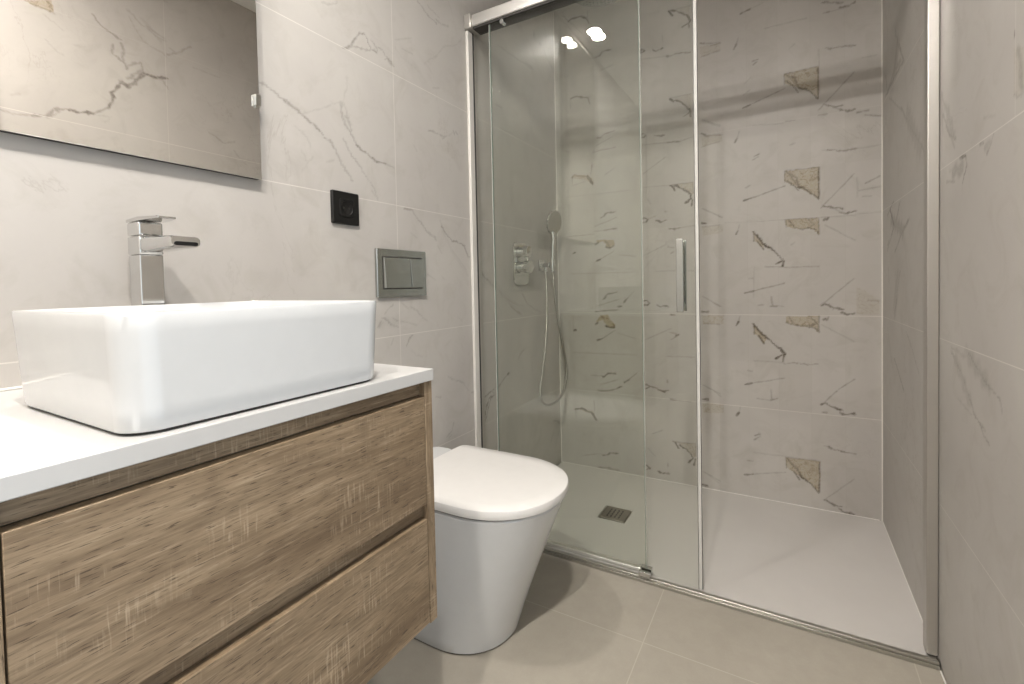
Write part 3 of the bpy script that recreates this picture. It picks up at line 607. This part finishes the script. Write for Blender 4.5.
    me.loops.add(len(loops)); me.loops.foreach_set('vertex_index', loops.astype(np.int32))
    me.polygons.add(len(starts)); me.polygons.foreach_set('loop_start', starts.astype(np.int32))
    me.polygons.foreach_set('loop_total', tot.astype(np.int32))
    me.update(calc_edges=True)
    for nm, arr in (('vein', vein), ('ochre', och)):
        at = me.attributes.new(nm, 'FLOAT', 'POINT')
        at.data.foreach_set('value', np.concatenate([arr.ravel(), np.zeros(k)]).astype(np.float32))
    o = link(name, me, mat_); o['kind'] = 'structure'
    return o
VK = {'back': 1.0, 'left': 0.76, 'right': 1.45}
def lin(*segs):
    out = []
    for a, b, s in segs: out += list(np.linspace(a, b, max(1, int(round((b-a)/s))), endpoint=False))
    return out+[segs[-1][1]]
wall_grid('wall_left', 0.0, 1, lin((YF, -0.86, .06), (-0.86, D, .0035)), lin((0, .1, .05), (.1, .95, .004), (.95, 2.1, .0035), (2.1, H, .02)), 'left', M_LEFT, False)
wall_grid('wall_right', W, 1, lin((DOOR[1], -0.95, .01), (-0.95, D, .004)), lin((0, .2, .02), (.2, 2.1, .004), (2.1, H, .01)), 'right', M_RIGHT, True)
wall_grid('wall_back', D, 0, lin((-0.1, 0, .05), (0, W, .0038), (W, W+.1, .05)), lin((0, H, .0038)), 'back', M_BACK, False)
y0, y1, hz = DOOR
bm = bmesh.new(); box(bm, (W, YF, 0), (W+0.1, y0, H)); box(bm, (W, y0, hz), (W+0.1, y1, H))
o = obj('wall_right', bm, M_RIGHT, sm=False); o['kind'] = 'structure'
bm = bmesh.new(); box(bm, (-0.1, YF-0.1, 0), (W+0.1, YF, H))
o = obj('wall_front', bm, M_RIGHT, sm=False); o['kind'] = 'structure'
o = bx('floor', (-0.1, YF-0.1, -0.1), (W+0.1, D+0.1, 0), M_FLOOR); o['kind'] = 'structure'
o = bx('ceiling', (-0.1, YF-0.1, H), (W+0.1, D+0.1, H+0.1), M_CEIL); o['kind'] = 'structure'
# door lining of the doorway beside the camera
bm = bmesh.new()
for a, c in (((W-.012, y0-.06, 0), (W+.09, y0+.004, hz+.06)), ((W-.012, y1-.004, 0), (W+.09, y1+.06, hz+.06)), ((W-.012, y0+.004, hz-.004), (W+.09, y1-.004, hz+.06))): box(bm, a, c)
o = obj('trim_1', bm, M_TOP, sm=False); o['kind'] = 'structure'
# pale grout bead in the room corners
def bead(name, a, b, r=0.0022):
    bm = bmesh.new(); tube(bm, [a, b], r, 8); o = obj(name, bm, M_SILI); o['kind'] = 'structure'; return o
bead('trim_2', (0.001, D-0.001, 0.01), (0.001, D-0.001, H-.001)); bead('trim_3', (W-0.001, D-0.001, 0.01), (W-0.001, D-0.001, H-.001))
bead('trim_4', (W-0.001, YF+.02, 0.001), (W-0.001, -0.03, 0.001)); bead('trim_5', (.01, D-.001, .0115), (W-.01, D-.001, .0115), .0016)
bead('trim_6', (W-.001, .02, .0115), (W-.001, D-.01, .0115), .0016)

# ---------------------------------------------------------------- shower tray
TZ0 = 0.010
tr = empty('shower_tray', (W/2, D/2, 0), 'wide low shower tray of pale textured resin behind the glass screen', 'shower tray')
O = Vector((W/2, D/2, 0))
def tray_mat():
    m_, nt, b = mat('tray_texture')
    P = coords(nt); v = noise(nt, P, 120, 5, 0.7); g = noise(nt, P, 6, 3)
    nt.links.new(mixc(nt, g, (0.52, 0.497, 0.472), (0.575, 0.55, 0.525)), b.inputs['Base Color'])
    setin(b, Roughness=0.5); b.inputs['Specular IOR Level'].default_value = 0.35; bump(nt, b, v, 0.25, 0.0012)
    return m_
M_TRAY = tray_mat()
# surface falls very gently towards the drain
DX0, DX1, DY0, DY1 = 0.374, 0.480, 0.290, 0.396
xs = [0.0015, 0.12, 0.25, DX0-.004, DX1+.004, 0.65, 0.85, 1.1, W-0.0015]; ys = [-0.018, 0.02, 0.12, DY0-.004, DY1+.004, 0.48, 0.62, D-0.0015]
bm = bmesh.new(); dc = Vector((0.427, 0.343))
def tz(x, y):
    d = min(1, (Vector((x, y))-dc).length/0.45); e = min(x-xs[0], xs[-1]-x, y-ys[0], ys[-1]-y)
    return TZ0 if e < 0.03 else TZ0 - 0.004*(1-d*0.75)
g = [[bm.verts.new(Vector((x, y, tz(x, y)))-O) for x in xs] for y in ys]
for j in range(len(ys)-1):
    for i in range(len(xs)-1):
        if i == 3 and j == 3: continue
        bm.faces.new((g[j][i], g[j][i+1], g[j+1][i+1], g[j+1][i]))
ext = bmesh.ops.extrude_face_region(bm, geom=bm.faces[:])
for v in ext['geom']:
    if isinstance(v, bmesh.types.BMVert): v.co.z = -0.0 + 0.0002
ob = obj('basin', bm, M_TRAY, tr)
# drain plate
dz = tz(0.427, 0.343)
dr = empty('floor_drain', (0.427, 0.343, 0.001), 'small square brushed steel drain grate set in the shower tray', 'drain')
bm = bmesh.new(); h = 0.0515
loft(bm, [rrect(-h, h, -h, h, .003, 0.0), rrect(-h, h, -h, h, .003, dz+.0006), rrect(-h+.0012, h-.0012, -h+.0012, h-.0012, .003, dz+.0018)])
obj('plate', bm, M_STEEL_D, dr)
bm = bmesh.new()
for i in range(4):
    for j in range(4):
        cx = -0.024+i*0.016; cy = -0.027+j*0.018
        R = rrect(cx-.0032, cx+.0032, cy-.0062, cy+.0062, .003, dz+.0012, 4); loft(bm, [R, [p_+Vector((0, 0, .0008)) for p_ in R]])
obj('slots', bm, M_DARK, dr)

# ---------------------------------------------------------------- shower enclosure
en = empty('shower_enclosure', (W/2, 0, TZ0), 'sliding clear glass shower screen in a bright aluminium frame, left open', 'shower screen')
EO = Vector((W/2, 0, TZ0))
def eb(name, a, b, m_, parent=None, bevel=0):
    p_ = parent or en
    return bx(name, a, b, m_, p_, bevel, org=EO if p_ is en else EO)
ZR = 1.9
# head rail with end cap, wall profiles, sill
eb('head_rail', (0.030, -0.026, ZR+.006), (W-.002, 0.026, ZR+.049), M_ALU, bevel=.003)
eb('rail_end_cap', (0.001, -0.034, ZR-.001), (0.030, 0.036, ZR+.053), M_PROF, bevel=.003)
eb('rail_channel', (0.033, -0.022, ZR-.002), (W-.002, 0.028, ZR+.006), M_DARK)
eb('wall_profile', (0.0008, -0.026, TZ0+.010), (0.013, 0.006, ZR-.0025), M_PALE, bevel=.002)
eb('profile_seal', (0.0132, 0.0005, TZ0+.014), (0.0160, 0.0055, ZR-.003), M_DARK)
eb('wall_profile', (W-.0235, -0.008, TZ0+.010), (W-.0008, 0.026, ZR-.0025), M_PROF, bevel=.002)
eb('sill_rail', (0.001, -0.024, 0.0102), (W-.001, -0.010, 0.0170), M_STEEL, bevel=.002)
eb('sill_edge', (0.001, -0.028, 0.0006), (W-.001, -0.0185, 0.0100), M_STEEL, bevel=.001)
eb('sill_upstand', (0.028, 0.010, 0.0102), (0.6385, 0.030, 0.0200), M_ALU, bevel=.002)
# fixed pane
eb('wall_channel', (0.0008, 0.0065, TZ0+.010), (0.0140, 0.028, ZR-.0025), M_PROF)
fx = eb('fixed_pane', (0.0145, 0.017, 0.0205), (0.6380, 0.023, ZR+.004-.007), M_GLASS)
eb('pane_edge', (0.6381, 0.0168, 0.0205), (0.6400, 0.0232, ZR-.003), M_EDGE, fx)
eb('edge_strip', (0.6402, 0.0165, 0.03), (0.6422, 0.0235, ZR-.003), M_SEAL, fx)
# sliding door
dr_ = eb('sliding_door', (0.1035, -0.017, 0.0250), (0.8080, -0.011, ZR-.003), M_GLASS)
eb('door_edge', (0.1020, -0.0172, 0.0250), (0.1034, -0.0108, ZR-.003), M_EDGE, dr_)
eb('door_seal', (0.8085, -0.019, 0.0250), (0.8175, -0.009, ZR-.003), M_SEAL, dr_)
eb('door_edge', (0.8068, -0.0173, 0.0250), (0.8084, -0.0107, ZR-.003), M_DARK, dr_)
eb('seal_lip', (0.8176, -0.016, 0.0250), (0.8188, -0.012, ZR-.003), M_DARK, dr_)
eb('edge_strip', (0.0995, -0.0165, 0.03), (0.1019, -0.0115, ZR-.003), M_SEAL, dr_)
for x in (0.16, 0.74):
    bm = bmesh.new(); cyl(bm, Vector((x, -0.026, ZR-.012))-EO, Vector((x, -0.006, ZR-.012))-EO, .008, 20); obj('roller', bm, M_CHROME, dr_)
# guide at the foot
bm = bmesh.new()
box(bm, Vector((0.628, -0.0320, 0.0195))-EO, Vector((0.664, -0.0190, 0.036))-EO); box(bm, Vector((0.628, -0.0090, 0.0195))-EO, Vector((0.664, 0.0090, 0.038))-EO)
box(bm, Vector((0.628, -0.0320, 0.0193))-EO, Vector((0.664, 0.0090, 0.0240))-EO)
obj('door_guide', bm, M_CHROME, en, bevel=.0015)
# bar handles on both faces of the sliding door
for s, y0 in ((-1, -0.017), (1, -0.011)):
    hh = bmesh.new(); xa, xb = (0.757, 0.777); z0, z1 = 0.858, 1.074
    ya, yb = sorted((y0+s*0.018, y0+s*0.026))
    box(hh, Vector((xa, ya, z0))-EO, Vector((xb, yb, z1))-EO)
    hd = obj('handle', hh, M_SATIN, dr_, bevel=.0015)
    for zz in (z0+.016, z1-.016):
        bm = bmesh.new(); cyl(bm, Vector(((xa+xb)/2, y0+s*.0003, zz))-EO, Vector(((xa+xb)/2, y0+s*.0182, zz))-EO, .0065, 20); obj('handle_post', bm, M_CHROME, hd)

# ---------------------------------------------------------------- rain shower head
rh = empty('rain_shower_head', (0, 0.34, 2.14), 'round flat rain shower head high up inside the shower', 'shower head')
hx, hy, hz_ = 0.392, 0.0, -0.02
bm = bmesh.new(); n = 48
prof = [(0.0, .0), (0.117, 0.0), (0.120, 0.003), (0.118, 0.006), (0.03, 0.012), (0.022, 0.03), (0.0, 0.03)]
loft(bm, [[Vector((hx+r*math.cos(2*PI*k/n), hy+r*math.sin(2*PI*k/n), hz_+z)) for k in range(n)] for r, z in [(max(r, .001), z) for r, z in prof]])
obj('disc', bm, M_SATIN, rh)
bm = bmesh.new()
for ri in range(1, 7):
    for k in range(ri*7):
        a = 2*PI*k/(ri*7); p_ = Vector((hx+ri*.0175*math.cos(a), hy+ri*.0175*math.sin(a), hz_)); cyl(bm, p_, p_-Vector((0, 0, .0016)), .0017, 8)
nz = obj('nozzles', bm, M_BLACK, rh); nz['kind'] = 'stuff'
bm = bmesh.new(); tube(bm, catmull([(0.004, 0, .06), (0.2, 0, .06), (0.33, 0, .06), (0.38, 0, .045), (hx, 0, hz_+.025)], 8), .010, 16); obj('arm', bm, M_CHROME, rh)
bm = bmesh.new(); cyl(bm, (0.001, 0, .06), (0.009, 0, .06), .028, 32); obj('wall_flange', bm, M_CHROME, rh)

# ---------------------------------------------------------------- shower mixer (on the left wall)
mx = empty('shower_mixer', (0, 0.352, 1.04), 'chrome concealed shower mixer plate with two round knobs', 'shower mixer')
def wall_rr(y0, y1, z0, z1, r, x, n=8):
    return [Vector((x, v.x, v.y)) for v in rrect(y0, y1, z0, z1, r, 0, n)]
bm = bmesh.new(); A = (-.066, .066, -.094, .098)
loft(bm, [wall_rr(*A, .030, .001), wall_rr(*A, .030, .005), wall_rr(A[0]+.003, A[1]-.003, A[2]+.003, A[3]-.003, .028, .008)])
obj('plate', bm, M_CHROME, mx)
for zc, r, L in ((.055, .026, .048), (-.012, .028, .052)):
    bm = bmesh.new(); cyl(bm, (.0078, 0, zc), (L*.45, 0, zc), r*.82, 36); cyl(bm, (L*.45, 0, zc), (L, 0, zc), r, 36)
    kb = obj('knob', bm, M_CHROME, mx, bevel=.002)
    bm = bmesh.new(); box(bm, (L*.62, -.005, zc-.055 if zc > 0 else zc-.004), (L*.85, .005, zc-r+.002) if zc > 0 else (L*.85, .05, zc+.004)); obj('lever', bm, M_CHROME, kb, bevel=.002)

# ---------------------------------------------------------------- hand shower, holder and hose
hd = empty('shower_holder', (0, 0.548, 1.040), 'square chrome wall holder with outlet carrying the hand shower', 'shower holder')
bm = bmesh.new(); loft(bm, [wall_rr(-.026, .026, -.026, .026, .003, .001), wall_rr(-.026, .026, -.026, .026, .003, .008)]); obj('rose', bm, M_CHROME, hd, bevel=.001)
bm = bmesh.new(); box(bm, (.0078, -.010, -.010), (.050, .010, .010)); obj('arm', bm, M_CHROME, hd, bevel=.002)
bm = bmesh.new(); n = 24
oc_, ic = .0155, .0118
ringz = lambda r, z: [Vector((.0645+r*math.cos(2*PI*k/n), r*math.sin(2*PI*k/n), z)) for k in range(n)]
loft(bm, [ringz(oc_, -.013), ringz(oc_, .013), ringz(ic, .013), ringz(ic, -.013)], closed=True); obj('cradle', bm, M_CHROME, hd)
bm = bmesh.new(); cyl(bm, (.028, 0, -.0095), (.028, 0, -.030), .008, 20); obj('outlet', bm, M_CHROME, hd)
hs = empty('hand_shower', (.0645, .548, 1.02), 'chrome hand shower with oval grey head resting upright in its wall holder', 'hand shower')
bm = bmesh.new(); tube(bm, catmull([(0, 0, -.010), (0, 0, .03), (.002, .002, .10), (.004, .004, .150), (.002, .002, .18)], 6), [.0095]*6+[.0100]*6+[.0105]*6+[.0115]*6+[.013], 20); obj('handle', bm, M_CHROME, hs)
HS = 1
# head: an oval disc whose spray face looks into the room and slightly down
bm = bmesh.new(); n = 40; hc = Vector((.010, .006, .222)); nv = Vector((.93, -.22, -.30)).normalized()
uv = Vector((0, 0, 1)); uv = (uv-nv*uv.dot(nv)).normalized(); sv = uv.cross(nv); uv, sv = uv*.87-sv*.5*HS, sv*.87+uv*.5*HS
def ell(a, b, d): return [hc+nv*d+sv*(a*math.cos(2*PI*k/n))+uv*(b*math.sin(2*PI*k/n)) for k in range(n)]
loft(bm, [ell(.010, .012, -.020), ell(.035, .042, -.016), ell(.050, .060, -.006), ell(.052, .062, 0), ell(.050, .060, .004)]); obj('head', bm, M_CHROME, hs)
bm = bmesh.new(); loft(bm, [ell(.047, .057, .0041), ell(.045, .055, .0056)]); obj('spray_face', bm, M_STEEL, hs)
bm = bmesh.new()
hp = [(.028, .548, 1.012), (.030, .548, .90), (.034, .538, .78), (.036, .510, .64), (.036, .474, .53), (.038, .447, .452), (.046, .448, .405), (.058, .490, .378), (.072, .555, .385), (.084, .612, .43), (.086, .640, .52), (.082, .620, .62), (.074, .585, .76), (.068, .560, .90), (.0645, .549, 1.008)]
tube(bm, catmull(hp, 10), .0062, 14)
def hose_mat():
    m_, nt, b = mat('ribbed_hose')
    setin(b, Metallic=1.0, Roughness=.30)
    wv = nt.nodes.new('ShaderNodeTexWave'); wv.bands_direction = 'Z'; setin(wv, Scale=110.0, Distortion=0.0)
    nt.links.new(coords(nt), wv.inputs['Vector']); bump(nt, b, wv.outputs['Fac'], .4, .001)
    nt.links.new(ramp(nt, wv.outputs['Fac'], [(0, (.28, .27, .25)), (1, (.50, .49, .46))]), b.inputs['Base Color'])
    return m_
tag(obj('shower_hose', bm, hose_mat()), 'ribbed metal shower hose hanging in a long loop', 'hose')

# ---------------------------------------------------------------- toilet
tc_y = -0.4050
to = empty('toilet', (0, tc_y, 0), 'white back-to-wall toilet with closed lid between the vanity and shower', 'toilet')
def dshape(x0, x1, hw, z, ns=18, r=0.02, p=2.15):
    """D outline: square back at x0, straight sides, rounded nose at x1"""
    xs_ = x1-hw*1.10; out = []
    for k in range(ns*2+1):
        t = -PI/2+PI*k/(ns*2); c, s = math.cos(t), math.sin(t)
        out.append(Vector((xs_+(x1-xs_)*abs(c)**(2/p), hw*math.copysign(abs(s)**(2/p), s), z)))
    for k in range(1, 7): out.append(Vector((xs_+(x0+r-xs_)*k/6, hw, z)))
    for k in range(1, 6):
        a = PI/2*k/5; out.append(Vector((x0+r-r*math.sin(a), hw-r+r*math.cos(a), z)))
    for k in range(0, 5):
        a = PI/2*k/5; out.append(Vector((x0+r-r*math.cos(a), -hw+r-r*math.sin(a), z)))
    for k in range(6, 0, -1): out.append(Vector((xs_+(x0+r-xs_)*k/6, -hw, z)))
    return out
bm = bmesh.new()
zz = [0.003, .006, .03, .08, .14, .20, .26, .31, .35, .375, .388, .3925]
fr_ = [.384]+[.388+(.534-.388)*(z/.39)**1.08 for z in zz[1:]]; fr_[-1] -= .004
wd_ = [.137]+[.1385+(.178-.1385)*(z/.39)**1.05 for z in zz[1:]]; wd_[-1] -= .004
loft(bm, [dshape(.0015, f, w_, z) for z, f, w_ in zip(zz, fr_, wd_)])
obj('bowl', bm, M_CERAMIC, to)
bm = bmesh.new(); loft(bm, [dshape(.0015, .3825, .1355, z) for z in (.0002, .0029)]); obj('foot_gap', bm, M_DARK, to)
bm = bmesh.new(); loft(bm, [rrect(.0015, .094, -.150, .150, .03, .3927), rrect(.0015, .094, -.150, .150, .03, .408), rrect(.004, .091, -.147, .147, .03, .412)]); obj('rear_shelf', bm, M_CERAMIC, to)
bm = bmesh.new(); loft(bm, [dshape(.102, .529, .1735, z) for z in (.3927, .3975)]); obj('seat_gap', bm, M_DARK, to)
bm = bmesh.new(); loft(bm, [dshape(.098, f, w_, z) for z, f, w_ in ((.3977, .5385, .1800), (.3987, .5405, .1815), (.4005, .5412, .182), (.4165, .5425, .183), (.4195, .5415, .182), (.4212, .5385, .1795), (.4217, .50, .15))]); obj('lid', bm, M_LID, to)

# ---------------------------------------------------------------- vanity unit
VY1 = -0.8207; VY0 = -1.362; VB = 0.350; T = 0.018
va = empty('vanity_cabinet', (0.24, (VY0+VY1)/2, VB), 'wall hung vanity cabinet with two grey-brown oak effect drawers', 'cabinet')
VO = Vector((0.24, (VY0+VY1)/2, VB))
XF = 0.4872
TOPZ = 0.7812
bx('side_panel', (.001, VY1-T, VB), (XF, VY1, TOPZ), M_WOODV, va, .0006, 1, VO)
bx('side_panel', (.001, VY0, VB), (XF, VY0+T, TOPZ), M_WOODV, va, .0006, 1, VO)
bx('back_panel', (.001, VY0+T, VB+.02), (.014, VY1-T, TOPZ), M_WOODV, va, 0, 1, VO)
bx('base_panel', (.014, VY0+T, VB), (XF-.021, VY1-T, VB+.016), M_WOODC, va, 0, 1, VO)
bx('front_rail', (XF-.030, VY0+T, .7572), (XF-.013, VY1-T, TOPZ), M_WOODC, va, 0, 1, VO)
bx('front_rail', (XF-.030, VY0+T, .5405), (XF-.013, VY1-T, .5635), M_WOODC, va, 0, 1, VO)
g_ = .0018
for z0, z1, mm in ((.5655, .7550, M_WOOD), (.3530, .5385, M_WOODB)):
    dw = empty('drawer', (0, 0, 0)); dw.parent = va
    bx('drawer_front', (XF-.0185, VY0+T+g_, z0), (XF-.0003, VY1-T-g_, z1), mm, dw, .0008, 2, VO)
    bm = bmesh.new(); a0, a1 = VY0+T+.012, VY1-T-.012
    for a, b in (((.03, a0, z0+.014), (XF-.0355, a1, z0+.024)), ((.03, a0, z0+.024), (XF-.0355, a0+.012, z1-.07)), ((.03, a1-.012, z0+.024), (XF-.0355, a1, z1-.07)), ((.03, a0+.012, z0+.024), (.042, a1-.012, z1-.07))):
        box(bm, Vector(a)-VO, Vector(b)-VO)
    obj('drawer_box', bm, M_STEEL, dw, sm=False)
# worktop
bm = bmesh.new(); box(bm, (.001, VY0-.004, TOPZ+.0004), (VX, VY1+.0005, TZ))
wt = obj('worktop', bm, M_TOP, bevel=.0012)
tag(wt, 'thin white worktop under the basin, on top of the oak effect cabinet', 'worktop')
bm = bmesh.new(); tube(bm, [(.0025, VY0, TZ+.0022), (.0025, VY1-.002, TZ+.0022)], .0024, 8)
o = obj('sealant_bead', bm, M_SILI, wt)

# ---------------------------------------------------------------- basin
bs = empty('washbasin', (.30, -1.09, TZ), 'white rectangular ceramic vessel basin standing on the worktop', 'basin')
BO = Vector((.30, -1.09, TZ))
X0, X1, Y0, Y1 = .158, .4765, -1.2530, -0.9270
def ring(e, z, r=.033): return [v-BO for v in rrect(X0-e, X1+e, Y0-e, Y1+e*.6, r, z, 10)]
bm = bmesh.new(); ZT = .9275
loft(bm, [ring(0, TZ+.0035), ring(.0015, TZ+.006), ring(.003, TZ+.03), ring(.007, ZT-.02), ring(.0082, ZT-.003), ring(.0070, ZT), ring(.0015, ZT), ring(0, ZT-.003),
          ring(-.003, ZT-.03), ring(-.010, TZ+.045), ring(-.022, TZ+.026, .03), ring(-.060, TZ+.018, .03), ring(-.13, TZ+.014, .012)])
obj('bowl', bm, M_CERAMIC, bs)
bm = bmesh.new(); loft(bm, [ring(-.003, TZ+.0003), ring(-.003, TZ+.0034)]); obj('foot_gap', bm, M_DARK, bs)  # near-black slab, paints the shadow line between basin and worktop
bm = bmesh.new(); c = Vector((.31, -1.0965, TZ+.0152))-BO
loft(bm, [[c+Vector((r*math.cos(2*PI*k/32), r*math.sin(2*PI*k/32), z)) for k in range(32)] for r, z in ((.032, 0), (.032, .003), (.026, .0055), (.001, .006))]); obj('waste_plug', bm, M_CHROME, bs)

# ---------------------------------------------------------------- tap
fa = empty('tap', (.072, -1.0722, TZ), 'tall square chrome mixer tap behind the basin', 'tap')
def fb(name, a, b, m_=M_CHROME, bevel=.0015): return bx(name, a, b, m_, fa, bevel)
fb('base_ring', (-.024, -.0205, .0004), (.024, .0205, .004))
fb('body', (-.020, -.018, .004), (.020, .0165, .2095))
fb('collar', (-.0212, -.0190, .2098), (.0212, .0172, .2415), M_CHROME, .003)
bm = bmesh.new()   # flat spout with a rounded nose
def spring(x, hy_, z0, z1): return [Vector((x, v.x, v.y)) for v in rrect(-hy_, hy_, z0, z1, min(.0065, (z1-z0)*.42), 0, 5)]
loft(bm, [spring(.0214, .017, .213, .2395), spring(.05, .0185, .214, .2385), spring(.095, .020, .2155, .2365), spring(.128, .0215, .2165, .2345), spring(.134, .0205, .218, .233)])
sp = obj('spout', bm, M_CHROME, fa)
bm = bmesh.new(); R = [Vector((.1342, v.x, v.y)) for v in rrect(-.0165, .0165, .2188, .2250, .0030, 0, 5)]; loft(bm, [R, [v+Vector((.0012, 0, 0)) for v in R]]); obj('outlet', bm, M_BLACK, sp)
fb('head', (-.0212, -.0190, .2425), (.0212, .0172, .2655), M_CHROME, .003)
bm = bmesh.new()
loft(bm, [[Vector((x, -y, z0)), Vector((x, y, z0)), Vector((x, y, z1)), Vector((x, -y, z1))] for x, y, z0, z1 in ((-.024, .019, .2660, .2715), (.02, .0195, .2665, .2735), (.050, .0175, .2665, .2720), (.076, .013, .2670, .2710))])
obj('lever', bm, M_CHROME, fa, bevel=.0012)

# ---------------------------------------------------------------- mirror
mi = empty('wall_mirror', (0, -1.064, 1.194), 'frameless rectangular mirror on the tiles above the basin', 'mirror')
MO = Vector((0, -1.064, 1.194)); MY0, MY1, MZ0, MZ1 = -1.297, -.8310, 1.1945, 2.31
bx('backing', (.002, MY0+.001, MZ0+.001), (.0155, MY1-.001, MZ1-.001), M_DARK, mi, 0, 1, MO)
bx('glass', (.0156, MY0, MZ0), (.0200, MY1, MZ1), M_MIRROR, mi, .0007, 1, MO)
for yy in (MY1, MY0):
    s = 1 if yy == MY1 else -1
    for zc in (1.366, 2.10):
        bm = bmesh.new()
        ya, yb = sorted((yy-s*.0015, yy-s*.0130)); box(bm, Vector((.0204, ya, zc-.012))-MO, Vector((.0290, yb, zc+.012))-MO)
        box(bm, Vector((.0204, ya+.002, zc-.016))-MO, Vector((.0245, yb-.002, zc-.0118))-MO)
        obj('clip', bm, M_STEEL, mi, bevel=.0008)

# ---------------------------------------------------------------- socket
so = empty('wall_socket', (0, -.5950, 1.1635), 'square black socket on the wall above the basin\'s right end', 'socket')
bm = bmesh.new(); h = .0435
loft(bm, [wall_rr(-h, h, -h, h, .003, .001), wall_rr(-h, h, -h, h, .003, .007), wall_rr(-h+.002, h-.002, -h+.002, h-.002, .003, .0095)]); obj('cover_plate', bm, M_BLACK, so)
bm = bmesh.new(); n = 36; q = .0205
sq = lambda e, x: wall_rr(-e, e, -e, e, .0075, x)
ci = lambda r, x: [Vector((x, r*math.cos(math.radians(45)*0+2*PI*(k+.5)/36), r*math.sin(2*PI*(k+.5)/36))) for k in range(36)]
loft(bm, [sq(.0235, .0094), sq(.0235, .0112), sq(.0225, .0118), ci(.0195, .0118), ci(.0188, .0102), ci(.0180, .0098)]); obj('insert', bm, M_BLACK, so)
bm = bmesh.new()
for s in (-1, 1): cyl(bm, (.0097, s*.0095, 0), (.0104, s*.0095, 0), .0026, 12)
obj('pin_holes', bm, M_DARK, so)

# ---------------------------------------------------------------- flush plate
fp = empty('flush_plate', (0, -.3895, .9910), 'satin chrome dual flush plate on the wall above the toilet', 'flush plate')
bm = bmesh.new(); A = (-.1045, .1045, -.0715, .0715)
loft(bm, [wall_rr(*A, .003, .001), wall_rr(*A, .003, .0085), wall_rr(A[0]+.0015, A[1]-.0015, A[2]+.0015, A[3]-.0015, .003, .010)]); obj('frame', bm, M_SATIN, fp)
bm = bmesh.new(); loft(bm, [wall_rr(-.084, .084, -.0485, .0495, .002, .0100), wall_rr(-.084, .084, -.0485, .0495, .002, .0104)]); obj('recess', bm, M_DARK, fp)
for y0, y1 in ((-.0815, .0265), (.0285, .0815)):
    bm = bmesh.new(); z0, z1 = -.0455, .0465   # button wedges: the lower edge stands proud
    c = [(.0106, y0, z0), (.0106, y1, z0), (.0106, y1, z1), (.0106, y0, z1), (.0190, y0+.003, z0+.001), (.0190, y1-.001, z0+.001), (.0135, y1-.0005, z1-.001), (.0135, y0+.0008, z1-.001)]
    v = [bm.verts.new(t) for t in c]
    for f in ((0, 3, 2, 1), (4, 5, 6, 7), (0, 1, 5, 4), (1, 2, 6, 5), (2, 3, 7, 6), (3, 0, 4, 7)): bm.faces.new([v[i] for i in f])
    obj('flush_button', bm, M_SATIN, fp, bevel=.0008)

# ---------------------------------------------------------------- ceiling downlight over the basin, plus two added fill lights
def downlight(x, y, label, lm=None):
    t = empty('ceiling_downlight', (x, y, H), label, 'ceiling light', 'ceiling downlights')
    bm = bmesh.new(); n = 40
    rg = lambda r, z: [Vector((r*math.cos(2*PI*k/n), r*math.sin(2*PI*k/n), z)) for k in range(n)]
    loft(bm, [rg(.046, -.0005), rg(.045, -.005), rg(.040, -.007), rg(.0365, -.004), rg(.0365, -.0005)], closed=True); obj('trim_ring', bm, M_TOP, t)
    bm = bmesh.new(); loft(bm, [rg(.0362, -.0008), rg(.0362, -.0045), rg(.03, -.0058)]); obj('lens', bm, lm or M_LAMP, t)
downlight(.107, -1.080, 'round ceiling downlight above the basin, seen reflected in the shower glass')
downlight(.85, -1.85, 'added unseen fill light, shaped as a round ceiling downlight, behind the viewpoint', M_FILL)  # unseen lamp added for more even light from above
downlight(.98, -1.42, 'added unseen fill light, shaped as a round ceiling downlight, straight above the viewpoint', M_FILL)  # unseen fill lamp added near the camera, so its shadows stay hidden
